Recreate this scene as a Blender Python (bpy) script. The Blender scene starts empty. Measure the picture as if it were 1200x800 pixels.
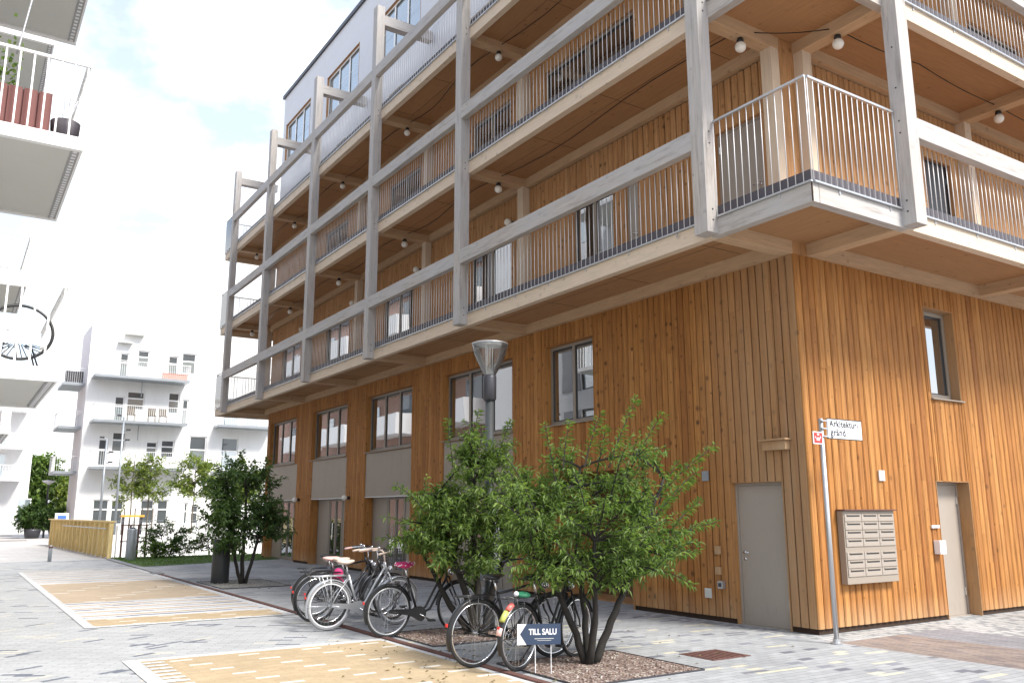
import bpy, bmesh, math, random
from mathutils import Vector, Matrix, Quaternion
rnd = random.Random(7)
S = bpy.context.scene
COL = S.collection

# ------------------------------------------------------------------ camera
cam_d = bpy.data.cameras.new('camera'); cam = bpy.data.objects.new('camera', cam_d); COL.objects.link(cam)
cam_d.sensor_width = 36.0; cam_d.lens = 996.2 / 1200 * 36.0
cam_d.clip_start = 0.05; cam_d.clip_end = 3000
yaw, pitch, roll = math.radians(33.13), math.radians(11.363), math.radians(-0.116)
_f = Vector((math.sin(yaw) * math.cos(pitch), math.cos(yaw) * math.cos(pitch), math.sin(pitch)))
_r = Vector((math.cos(yaw), -math.sin(yaw), 0)); _u = _r.cross(_f)
_r2 = _r * math.cos(roll) + _u * math.sin(roll); _u2 = _u * math.cos(roll) - _r * math.sin(roll)
CP = Vector((-9.85, -7.66, 1.6))
m = Matrix((( _r2.x, _u2.x, -_f.x, CP.x), (_r2.y, _u2.y, -_f.y, CP.y), (_r2.z, _u2.z, -_f.z, CP.z), (0, 0, 0, 1)))
cam.matrix_world = m
S.camera = cam

# ------------------------------------------------------------------ sky, sun, exposure
SUN_EL, SUN_AZ = math.radians(48), math.radians(160)      # azimuth from +Y towards +X
W = bpy.data.worlds.new('World'); S.world = W; W.use_nodes = True
wt = W.node_tree; wt.nodes.clear()
wo = wt.nodes.new('ShaderNodeOutputWorld')
sky = wt.nodes.new('ShaderNodeTexSky'); sky.sky_type = 'NISHITA'; sky.sun_disc = False
sky.sun_elevation = SUN_EL; sky.sun_rotation = SUN_AZ; sky.air_density = 1.0; sky.dust_density = 1.0
b1 = wt.nodes.new('ShaderNodeBackground'); b1.inputs[1].default_value = 0.12
b2 = wt.nodes.new('ShaderNodeBackground'); b2.inputs[0].default_value = (0.97, 0.985, 1.0, 1); b2.inputs[1].default_value = 0.80
mx = wt.nodes.new('ShaderNodeMixShader')
tc = wt.nodes.new('ShaderNodeTexCoord')
mp = wt.nodes.new('ShaderNodeMapping'); mp.inputs['Scale'].default_value = (1.0, 1.0, 1.7); mp.inputs['Location'].default_value = (0.35, 0.1, 0.2)
nz = wt.nodes.new('ShaderNodeTexNoise'); nz.inputs['Scale'].default_value = 2.6; nz.inputs['Detail'].default_value = 7; nz.inputs['Roughness'].default_value = 0.55
rp = wt.nodes.new('ShaderNodeValToRGB'); rp.color_ramp.elements[0].position = 0.53; rp.color_ramp.elements[1].position = 0.67; rp.color_ramp.elements[0].color = (.30, .30, .30, 1)
L = wt.links.new
L(tc.outputs['Generated'], mp.inputs[0]); L(mp.outputs[0], nz.inputs['Vector'])
sxyz = wt.nodes.new('ShaderNodeSeparateXYZ'); L(tc.outputs['Generated'], sxyz.inputs[0])
hz = wt.nodes.new('ShaderNodeMapRange'); hz.inputs[1].default_value = 0.05; hz.inputs[2].default_value = 0.55; hz.inputs[3].default_value = 0.22; hz.inputs[4].default_value = -0.03
L(sxyz.outputs[2], hz.inputs[0])
ad = wt.nodes.new('ShaderNodeMath'); ad.operation = 'ADD'; L(nz.outputs[0], ad.inputs[0]); L(hz.outputs[0], ad.inputs[1])
L(ad.outputs[0], rp.inputs[0]); L(rp.outputs[0], mx.inputs[0])
L(sky.outputs[0], b1.inputs[0]); L(b1.outputs[0], mx.inputs[1]); L(b2.outputs[0], mx.inputs[2]); L(mx.outputs[0], wo.inputs[0])

sd = bpy.data.lights.new('sun', 'SUN'); sd.energy = 2.75; sd.angle = math.radians(16); sd.color = (1.0, 0.95, 0.87)
sun = bpy.data.objects.new('sun', sd); COL.objects.link(sun)
sv = Vector((math.sin(SUN_AZ) * math.cos(SUN_EL), math.cos(SUN_AZ) * math.cos(SUN_EL), math.sin(SUN_EL)))
sun.rotation_euler = (-sv).to_track_quat('-Z', 'Y').to_euler(); sun.location = (0, -30, 40)
S.view_settings.view_transform = 'Standard'; S.view_settings.look = 'None'
S.view_settings.exposure = 1.28; S.view_settings.gamma = 1.0; S.view_settings.use_curve_mapping = False

# ------------------------------------------------------------------ materials
class NT:
    def __init__(s, name):
        s.m = bpy.data.materials.new(name); s.m.use_nodes = True; s.t = s.m.node_tree; s.t.nodes.clear()
        s.out = s.t.nodes.new('ShaderNodeOutputMaterial')
        s.b = s.t.nodes.new('ShaderNodeBsdfPrincipled'); s.l(s.b.outputs[0], s.out.inputs[0])
    def n(s, t): return s.t.nodes.new('ShaderNode' + t)
    def l(s, a, b): s.t.links.new(a, b)
    def put(s, sock, v):
        if hasattr(v, 'links') or isinstance(v, bpy.types.NodeSocket): s.l(v, sock)
        else:
            if isinstance(v, tuple) and len(v) == 3 and sock.type == 'RGBA': v = v + (1,)
            sock.default_value = v
    def math(s, op, a, b=0.0, c=None, clamp=False):
        n = s.n('Math'); n.operation = op; n.use_clamp = clamp; s.put(n.inputs[0], a); s.put(n.inputs[1], b)
        if c is not None: s.put(n.inputs[2], c)
        return n.outputs[0]
    def mix(s, f, a, b, mode='MIX'):
        n = s.n('Mix'); n.data_type = 'RGBA'; n.blend_type = mode
        s.put(n.inputs[0], f); s.put(n.inputs[6], a); s.put(n.inputs[7], b); return n.outputs[2]
    def coord(s, scale=(1, 1, 1), rot=(0, 0, 0), kind='Object'):
        t = s.n('TexCoord'); mpn = s.n('Mapping'); mpn.inputs['Scale'].default_value = scale; mpn.inputs['Rotation'].default_value = rot
        s.l(t.outputs[kind], mpn.inputs[0]); return mpn.outputs[0]
    def noise(s, vec, scale=5, detail=4, rough=.55):
        n = s.n('TexNoise'); s.l(vec, n.inputs['Vector']); n.inputs['Scale'].default_value = scale; n.inputs['Detail'].default_value = detail; n.inputs['Roughness'].default_value = rough; return n.outputs[0]
    def ramp(s, f, *stops):
        n = s.n('ValToRGB'); cr = n.color_ramp
        while len(cr.elements) < len(stops): cr.elements.new(.5)
        for e, (p, c) in zip(cr.elements, stops): e.position = p; e.color = (c if isinstance(c, tuple) else (c, c, c)) + (1,)
        s.l(f, n.inputs[0]); return n.outputs[0]
    def rng(s, f, a, b, c, d):
        n = s.n('MapRange'); s.put(n.inputs[0], f)
        for i, v in enumerate((a, b, c, d)): s.put(n.inputs[i + 1], v)
        return n.outputs[0]
    def island(s): return s.n('NewGeometry').outputs['Random Per Island']
    def set(s, **k):
        for a, v in k.items():
            s.put(s.b.inputs[{'color': 'Base Color', 'rough': 'Roughness', 'metal': 'Metallic', 'spec': 'Specular IOR Level', 'trans': 'Transmission Weight', 'coat': 'Coat Weight'}.get(a, a)], v)
        return s
    def bump(s, h, strength=.3, dist=.01):
        n = s.n('Bump'); n.inputs['Strength'].default_value = strength; n.inputs['Distance'].default_value = dist
        s.l(h, n.inputs['Height']); s.l(n.outputs[0], s.b.inputs['Normal'])

def plain(name, col, rough=.6, metal=0, var=.12, scale=3, spec=.5):
    t = NT(name); n = t.noise(t.coord(), scale, 5)
    c = t.mix(n, tuple(x * (1 - var) for x in col), tuple(min(1, x * (1 + var)) for x in col))
    t.set(color=c, rough=rough, metal=metal, spec=spec); return t.m

def wood(name, cols, grain_axis='z', knots=.5, rough=.65, weather=None, grey=None, grainamt=.35):
    t = NT(name); k = .06
    sc = {'z': (1, 1, k), 'y': (1, k, 1), 'x': (k, 1, 1)}[grain_axis]
    isl = t.island()
    g = t.coord(sc)
    off = t.n('VectorMath'); off.operation = 'ADD'; t.l(g, off.inputs[0])
    cmb = t.n('CombineXYZ'); t.l(t.math('MULTIPLY', isl, 37.0), cmb.inputs[0]); t.l(t.math('MULTIPLY', isl, 11.0), cmb.inputs[1]); t.l(t.math('MULTIPLY', isl, 5.0), cmb.inputs[2])
    t.l(cmb.outputs[0], off.inputs[1]); g = off.outputs[0]
    base = t.ramp(isl, *[(i / (len(cols) - 1), c) for i, c in enumerate(cols)])
    gr = t.noise(g, 38, 6, .6)
    gr = t.rng(gr, .3, .7, 1 - grainamt, 1 + grainamt * .6)
    c = t.mix(1.0, base, gr, 'MULTIPLY')
    if knots:
        kc = {'z': (8, 8, 7), 'y': (8, 7, 8), 'x': (7, 8, 8)}[grain_axis]
        v = t.n('TexVoronoi'); t.l(t.coord(kc), v.inputs['Vector']); v.inputs['Scale'].default_value = 1.0
        d = t.math('ADD', v.outputs['Distance'], t.math('MULTIPLY', t.noise(t.coord(), 60, 2), .06))
        sp = t.n('SeparateColor'); t.l(v.outputs['Color'], sp.inputs[0])
        d = t.math('MULTIPLY', d, t.rng(sp.outputs[1], 0, 1, .62, 2.1)); kn = t.rng(d, .10, .30, t.rng(sp.outputs[2], 0, 1, knots * .45, knots), 0)
        kn = t.math('MULTIPLY', kn, t.math('GREATER_THAN', sp.outputs[0], .60))
        c = t.mix(kn, c, tuple(x * .16 for x in cols[0]))
    if weather: c = weather(t, c, isl)
    t.set(color=c, rough=rough, spec=.3); t.bump(gr, .12, .004); return t.m

def larch_weather(t, c, isl, street):
    sp = t.n('SeparateXYZ'); t.l(t.coord(), sp.inputs[0])
    n = t.noise(t.coord((1, 1, .25)), 1.6, 4)
    # the boards beside the corner on the street side have silvered, a splash band at the foot has bleached
    near = t.rng(sp.outputs[1], 2.1, .3, 0, 1 if street else 0)
    f = t.math('MULTIPLY', near, t.rng(n, .3, .6, .35, .85))
    c = t.mix(f, c, (.36, .235, .135))
    foot = t.math('MULTIPLY', t.rng(sp.outputs[2], .42, .06, 0, .55), t.rng(n, .35, .65, .2, 1))
    c = t.mix(foot, c, (.50, .36, .22))
    streak = t.math('MULTIPLY', t.rng(t.noise(t.coord((1, 1, .05)), 9, 3), .55, .75, 0, .35), 1.0)
    return t.mix(streak, c, (.20, .08, .03))

M = {}
LARCH = [(.30, .117, .029), (.39, .170, .044), (.335, .138, .034), (.455, .212, .062), (.355, .150, .038), (.415, .182, .047), (.315, .125, .031)]
M['larch'] = wood('larch_boards', LARCH, 'z', .95, weather=lambda t, c, i: larch_weather(t, c, i, True))
M['larch_r'] = wood('larch_boards_alley', LARCH, 'z', .9, weather=lambda t, c, i: larch_weather(t, c, i, False))
M['larch_in'] = wood('larch_sheltered', [(.42, .215, .088), (.48, .265, .12), (.44, .23, .10), (.51, .29, .135)], 'z', .9)
def grey_w(axis):
    def w(t, c, isl):
        n = t.noise(t.coord({'x': (.3, 1, 1), 'y': (1, .3, 1), 'z': (1, 1, .3)}[axis]), 2.2, 5)
        c2 = t.mix(t.rng(n, .3, .7, .3, .95), c, (.43, .42, .42))
        return t.mix(t.rng(t.noise(t.coord({'x': (.08, 1, 1), 'y': (1, .08, 1), 'z': (1, 1, .08)}[axis]), 16, 6, .7), .52, .72, 0, .7), c2, (.20, .175, .155))
    return w
for a in 'xyz':
    M['beam_' + a] = wood('weathered_glulam_' + a, [(.42, .36, .30), (.48, .42, .36), (.40, .35, .30)], a, .75, weather=grey_w(a), grainamt=.34)
    M['pale_' + a] = wood('pale_spruce_' + a, [(.60, .48, .36), (.64, .52, .40), (.57, .45, .335)], a, .45, grainamt=.12)
    M['warm_' + a] = wood('warm_spruce_' + a, [(.36, .192, .092), (.39, .215, .105), (.34, .18, .085)], a, .5, grainamt=.15)
for a in 'xyz': M['tan_' + a] = wood('planed_spruce_' + a, [(.50, .335, .20), (.54, .37, .23), (.47, .31, .185)], a, .5, grainamt=.15)
M['dark_back'] = plain('dark_cavity', (.035, .018, .01), .9)
M['beige_panel'] = plain('taupe_metal', (.285, .24, .195), .45, var=.05)
t = NT('beige_door_paint'); n1 = t.noise(t.coord((1, 1, .5)), 2.2, 6, .65); n2 = t.noise(t.coord((3, 3, .4)), 9, 4, .6)
c = t.mix(n1, (.300, .258, .218), (.345, .300, .256)); sp = t.n('SeparateXYZ'); t.l(t.coord(), sp.inputs[0])
c = t.mix(t.math('MULTIPLY', t.rng(n2, .52, .72, 0, .35), t.rng(sp.outputs[2], .9, .1, .15, 1)), c, (.20, .175, .15)); t.set(color=c, rough=t.rng(n1, .3, .7, .32, .5)); t.bump(n2, .05, .003); M['door_beige'] = t.m
M['frame_brown'] = plain('bronze_frame', (.27, .23, .19), .4, var=.05)
M['dark_frame'] = plain('dark_frame', (.025, .024, .024), .35)
M['steel'] = plain('galvanised_steel', (.52, .53, .545), .38, .75, .08)
M['rail_white'] = plain('light_railing_steel', (.66, .66, .67), .4, .12, .06)
M['dark_metal'] = plain('dark_metal', (.055, .055, .065), .4, .3)
M['skirt'] = plain('dark_deck_edge', (.075, .066, .078), .6)
t = NT('white_render'); n1 = t.noise(t.coord((1, 1, .12)), 1.3, 5, .65); n2 = t.noise(t.coord(), 14, 4)
c = t.mix(t.rng(n1, .35, .7, 0, .5), (.82, .82, .815), (.70, .70, .69)); c = t.mix(1.0, c, t.rng(n2, .3, .7, .95, 1.02), 'MULTIPLY'); t.set(color=c, rough=.8, spec=.2); t.bump(n2, .15, .01); M['white'] = t.m
M['panel_white'] = plain('lilac_white_panels', (.56, .56, .59), .5, var=.03)
M['white_paint'] = plain('white_paint', (.82, .82, .82), .4, var=.02)
M['soffit_grey'] = plain('grey_soffit', (.60, .60, .57), .7, var=.03)
M['pinkish'] = plain('lilac_render', (.74, .71, .72), .7, var=.04)
M['black'] = plain('black_paint', (.018, .018, .02), .28, .0)
M['rubber'] = plain('black_rubber', (.02, .02, .021), .75)
M['tyre_grey'] = plain('pale_grey_rubber', (.26, .26, .27), .7)
M['chrome'] = plain('chrome', (.72, .73, .75), .18, 1.0, .05)
M['silver'] = plain('silver_paint', (.55, .57, .60), .3, .6, .05)
M['cream'] = plain('cream_leather', (.62, .50, .42), .55)
M['pinkleather'] = plain('pink_leather', (.66, .42, .38), .55)
M['wicker'] = plain('grey_basket', (.05, .048, .05), .6, .3)
M['red'] = plain('red_plastic', (.55, .03, .025), .35)
M['magenta'] = plain('magenta_fabric', (.55, .03, .16), .7)
M['green_bag'] = plain('green_bag', (.03, .20, .11), .5)
M['lime'] = plain('lime_plastic', (.45, .48, .12), .4)
M['pinkred'] = plain('coral_plastic', (.70, .16, .14), .4)
M['navy'] = plain('navy_board', (.025, .045, .09), .45, var=.05)
M['bark'] = plain('dark_bark', (.022, .019, .016), .9, var=.5, scale=30)
M['barkgrey'] = plain('grey_bark', (.14, .115, .09), .9, var=.4, scale=30)
M['yellowwood'] = wood('yellow_boards', [(.78, .61, .29), (.82, .65, .32), (.74, .57, .26)], 'z', .3)
M['rust'] = plain('rusty_steel', (.12, .055, .045), .8, .1, .4, 14)
M['redwood'] = plain('red_brown_box', (.15, .045, .04), .6)
M['terracotta'] = plain('salmon_planter', (.55, .28, .23), .7)
M['text'] = plain('black_lettering', (.02, .02, .025), .6)
M['signwhite'] = plain('sign_white', (.74, .75, .78), .35, var=.02)
M['globe'] = plain('opal_globe', (.80, .78, .73), .25, var=.02)
M['mortar'] = plain('stone', (.36, .36, .37), .8)
M['poleblue'] = plain('grey_pole', (.33, .36, .39), .4, .5)
M['bin'] = plain('charcoal_bin', (.045, .05, .052), .5)
M['orange'] = plain('orange_paint', (.7, .35, .05), .5)
M['blue'] = plain('blue_sign', (.06, .16, .50), .5)
M['brownwall'] = plain('pinkish_brown_brick', (.36, .22, .17), .85, var=.15, scale=1)
M['curtain'] = plain('pale_blind', (.60, .60, .58), .8)

def glass_mat(name, tint, refl):
    t = NT(name); t.t.nodes.remove(t.b)
    d = t.n('BsdfDiffuse'); d.inputs[0].default_value = tint + (1,)
    g = t.n('BsdfGlossy'); g.inputs[0].default_value = (.93, .96, 1, 1); g.inputs[1].default_value = .015
    # slightly uneven panes, as real float glass bends reflections
    bn = t.n('Bump'); bn.inputs['Strength'].default_value = .05; bn.inputs['Distance'].default_value = .05
    t.l(t.noise(t.coord(), .9, 1), bn.inputs['Height']); t.l(bn.outputs[0], g.inputs['Normal'])
    fr = t.n('Fresnel'); fr.inputs[0].default_value = 1.5
    f = t.math('ADD', fr.outputs[0], refl, clamp=True)
    mxn = t.n('MixShader'); t.l(f, mxn.inputs[0]); t.l(d.outputs[0], mxn.inputs[1]); t.l(g.outputs[0], mxn.inputs[2]); t.l(mxn.outputs[0], t.out.inputs[0])
    return t.m
M['glass'] = glass_mat('window_glass', (.035, .033, .03), .40)
M['glass_far'] = glass_mat('far_window_glass', (.085, .10, .11), .05)
M['glass_blue'] = glass_mat('pale_window_glass', (.22, .28, .30), .30)
t = NT('clear_glass'); t.t.nodes.remove(t.b)
g = t.n('BsdfGlossy'); g.inputs[1].default_value = .05; tr = t.n('BsdfTransparent'); tr.inputs[0].default_value = (.86, .88, .88, 1)
fr = t.n('Fresnel'); fr.inputs[0].default_value = 1.45; mxn = t.n('MixShader'); t.l(t.math('ADD', fr.outputs[0], .10), mxn.inputs[0]); t.l(tr.outputs[0], mxn.inputs[1]); t.l(g.outputs[0], mxn.inputs[2]); t.l(mxn.outputs[0], t.out.inputs[0])
M['clear'] = t.m

def leaf_mat(name, c0, c1, trans=.35):
    t = NT(name); isl = t.island()
    c = t.ramp(isl, (0, c0), (.6, tuple((a + b) / 2 for a, b in zip(c0, c1))), (1, c1))
    t.set(color=c, rough=.5, spec=.35)
    tl = t.n('BsdfTranslucent'); t.l(t.mix(1.0, c, (1.6, 1.7, .7), 'MULTIPLY'), tl.inputs[0])
    mxn = t.n('MixShader'); mxn.inputs[0].default_value = trans; t.l(t.b.outputs[0], mxn.inputs[1]); t.l(tl.outputs[0], mxn.inputs[2]); t.l(mxn.outputs[0], t.out.inputs[0]); return t.m
M['leaf_light'] = leaf_mat('fresh_leaves', (.062, .118, .028), (.195, .275, .078), .42)
M['leaf_mid'] = leaf_mat('mid_leaves', (.054, .105, .026), (.175, .245, .065), .42)
M['leaf_dark'] = leaf_mat('dark_leaves', (.036, .078, .026), (.11, .175, .055), .4)
M['leaf_yellow'] = leaf_mat('yellow_green_leaves', (.10, .15, .03), (.24, .29, .07))
M['grassblade'] = leaf_mat('grass_blades', (.05, .11, .02), (.12, .20, .05))

def paver(name, bw, bh, rot, c0, c1, accents=(), mortar=None, joint=.004, regular=None, dirt=.18, shift=.5, layer2=None):
    """small pavers: hashed tones, sparse accent stones, joints"""
    t = NT(name)
    sp = t.n('SeparateXYZ'); t.l(t.coord(rot=(0, 0, rot)), sp.inputs[0])
    y = t.math('DIVIDE', sp.outputs[1], bh); row = t.math('FLOOR', y)
    x = t.math('ADD', t.math('DIVIDE', sp.outputs[0], bw), t.math('MULTIPLY', row, shift)); colm = t.math('FLOOR', x)
    fx, fy = t.math('SUBTRACT', x, colm), t.math('SUBTRACT', y, row)
    dx = t.math('MULTIPLY', t.math('MINIMUM', fx, t.math('SUBTRACT', 1.0, fx)), bw)
    dy = t.math('MULTIPLY', t.math('MINIMUM', fy, t.math('SUBTRACT', 1.0, fy)), bh)
    jm = t.math('LESS_THAN', t.math('MINIMUM', dx, dy), joint)
    cb = t.n('CombineXYZ'); t.l(colm, cb.inputs[0]); t.l(row, cb.inputs[1])
    wn = t.n('TexWhiteNoise'); wn.noise_dimensions = '3D'; t.l(cb.outputs[0], wn.inputs[0])
    sc = t.n('SeparateColor'); t.l(wn.outputs['Color'], sc.inputs[0])
    c = t.mix(sc.outputs[0], c0, c1)
    lo = 0.0
    for colr, p in accents:
        f = t.math('MULTIPLY', t.math('GREATER_THAN', sc.outputs[1], lo), t.math('LESS_THAN', sc.outputs[1], lo + p)); lo += p
        c = t.mix(f, c, colr)
    if layer2:
        w2, h2, r2, *ac2 = layer2
        s2 = t.n('SeparateXYZ'); t.l(t.coord(rot=(0, 0, r2)), s2.inputs[0])
        row2 = t.math('FLOOR', t.math('DIVIDE', s2.outputs[1], h2)); col2 = t.math('FLOOR', t.math('ADD', t.math('DIVIDE', s2.outputs[0], w2), t.math('MULTIPLY', row2, .37)))
        cb2 = t.n('CombineXYZ'); t.l(col2, cb2.inputs[0]); t.l(row2, cb2.inputs[1]); cb2.inputs[2].default_value = 5.0
        wn2 = t.n('TexWhiteNoise'); wn2.noise_dimensions = '3D'; t.l(cb2.outputs[0], wn2.inputs[0]); lo2 = 0.0
        for colr, p in ac2:
            f = t.math('MULTIPLY', t.math('GREATER_THAN', wn2.outputs['Value'], lo2), t.math('LESS_THAN', wn2.outputs['Value'], lo2 + p)); lo2 += p; c = t.mix(f, c, colr)
    if regular:
        colr, rn, cn = regular
        rr = t.math('MODULO', t.math('ADD', row, 9000.0), float(rn))
        k = t.math('FLOOR', t.math('DIVIDE', t.math('ADD', row, 9000.0), float(rn)))
        cc = t.math('MODULO', t.math('ADD', t.math('ADD', colm, 9000.0), k), float(cn))
        f = t.math('MULTIPLY', t.math('LESS_THAN', rr, .5), t.math('LESS_THAN', cc, .5)); c = t.mix(f, c, colr)
    c = t.mix(jm, c, mortar or tuple(v * .62 for v in c0))
    d = t.noise(t.coord(), .55, 6, .6); d2 = t.noise(t.coord(), 6, 5, .7)
    c = t.mix(1.0, c, t.rng(d, .3, .7, 1 - dirt, 1 + dirt * .4), 'MULTIPLY')
    c = t.mix(1.0, c, t.rng(d2, .3, .7, .90, 1.06), 'MULTIPLY')
    t.set(color=c, rough=.8, spec=.25); t.bump(t.math('SUBTRACT', 1.0, jm), .25, .004); return t.m
GR0, GR1 = (.36, .37, .38), (.43, .44, .452)
M['pave_diag'] = paver('diagonal_pavers', .30, .075, math.radians(28), GR0, GR1, (((.12, .135, .17), .024), ((.52, .50, .43), .014)), dirt=.12, layer2=(.30, .075, math.radians(-30), ((.12, .135, .17), .024), ((.52, .50, .43), .014)))
M['pave_square'] = paver('square_pavers', .21, .105, math.radians(90), GR0, GR1, (((.12, .13, .16), .02), ((.56, .48, .30), .018)), dirt=.2)
M['pave_near'] = paver('plaza_pavers', .21, .105, 0, (.305, .315, .325), (.375, .385, .395), (((.15, .155, .18), .028), ((.52, .49, .40), .024), ((.22, .23, .26), .03)), dirt=.18, layer2=(.36, .07, math.radians(4), ((.17, .175, .20), .02), ((.55, .52, .40), .015)))
M['pave_grey'] = paver('plaza_grey_pavers', .42, .07, 0, (.35, .36, .375), (.42, .43, .44), (((.18, .19, .22), .06),), dirt=.3)
M['pave_far'] = paver('far_pavers', .6, .3, 0, (.46, .45, .45), (.52, .51, .50), dirt=.1)
M['tan'] = paver('tan_pavers', .25, .075, 0, (.39, .305, .195), (.445, .35, .23), regular=((.62, .60, .55), 5, 3), mortar=(.35, .265, .16), dirt=.1)
M['tan_plain'] = paver('tan_pavers_far', .36, .09, 0, (.40, .32, .235), (.45, .365, .27), regular=((.64, .62, .57), 6, 5), mortar=(.42, .32, .21), dirt=.1)
M['stripe_light'] = paver('light_stripe', .36, .09, 0, (.55, .55, .56), (.60, .60, .60), dirt=.08)
M['stripe_mid'] = paver('broken_stripe', .45, .09, 0, (.40, .42, .46), (.46, .47, .50), (((.16, .18, .23), .5),), dirt=.1)
M['kerbwhite'] = paver('white_border', .2, .11, math.radians(90), (.52, .53, .54), (.60, .605, .61), dirt=.16)
M['red_pave'] = paver('red_clinker', .21, .07, math.radians(90), (.25, .20, .175), (.30, .245, .215), (((.20, .17, .165), .2),), dirt=.3)
M['grey_clinker'] = paver('grey_clinker', .21, .07, math.radians(90), (.22, .22, .24), (.30, .295, .31), dirt=.35)
M['cobble'] = paver('edge_setts', .11, .11, 0, (.36, .37, .37), (.46, .46, .46), (((.24, .25, .26), .3),), joint=.008, dirt=.25)
def gravel(name, a, b):
    t = NT(name); v = t.n('TexVoronoi'); t.l(t.coord(), v.inputs['Vector']); v.inputs['Scale'].default_value = 42
    sc = t.n('SeparateColor'); t.l(v.outputs['Color'], sc.inputs[0])
    c = t.mix(sc.outputs[0], a, b); c = t.mix(t.math('LESS_THAN', sc.outputs[1], .12), c, (.42, .38, .34))
    t.set(color=c, rough=.9); t.bump(v.outputs['Distance'], .8, .02); return t.m
M['gravel'] = gravel('red_brown_gravel', (.10, .065, .055), (.26, .19, .16))
M['gravelgrey'] = gravel('grey_gravel', (.22, .22, .21), (.36, .36, .34))
M['soil'] = plain('ground_earth', (.17, .15, .12), .95, var=.3)
t = NT('canal_water'); t.set(color=(.04, .06, .06), rough=.08); t.bump(t.noise(t.coord(), 2.0, 3), .2, .05); M['water'] = t.m
M['lawn'] = plain('lawn', (.075, .125, .03), .9, var=.4, scale=8)

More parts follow.
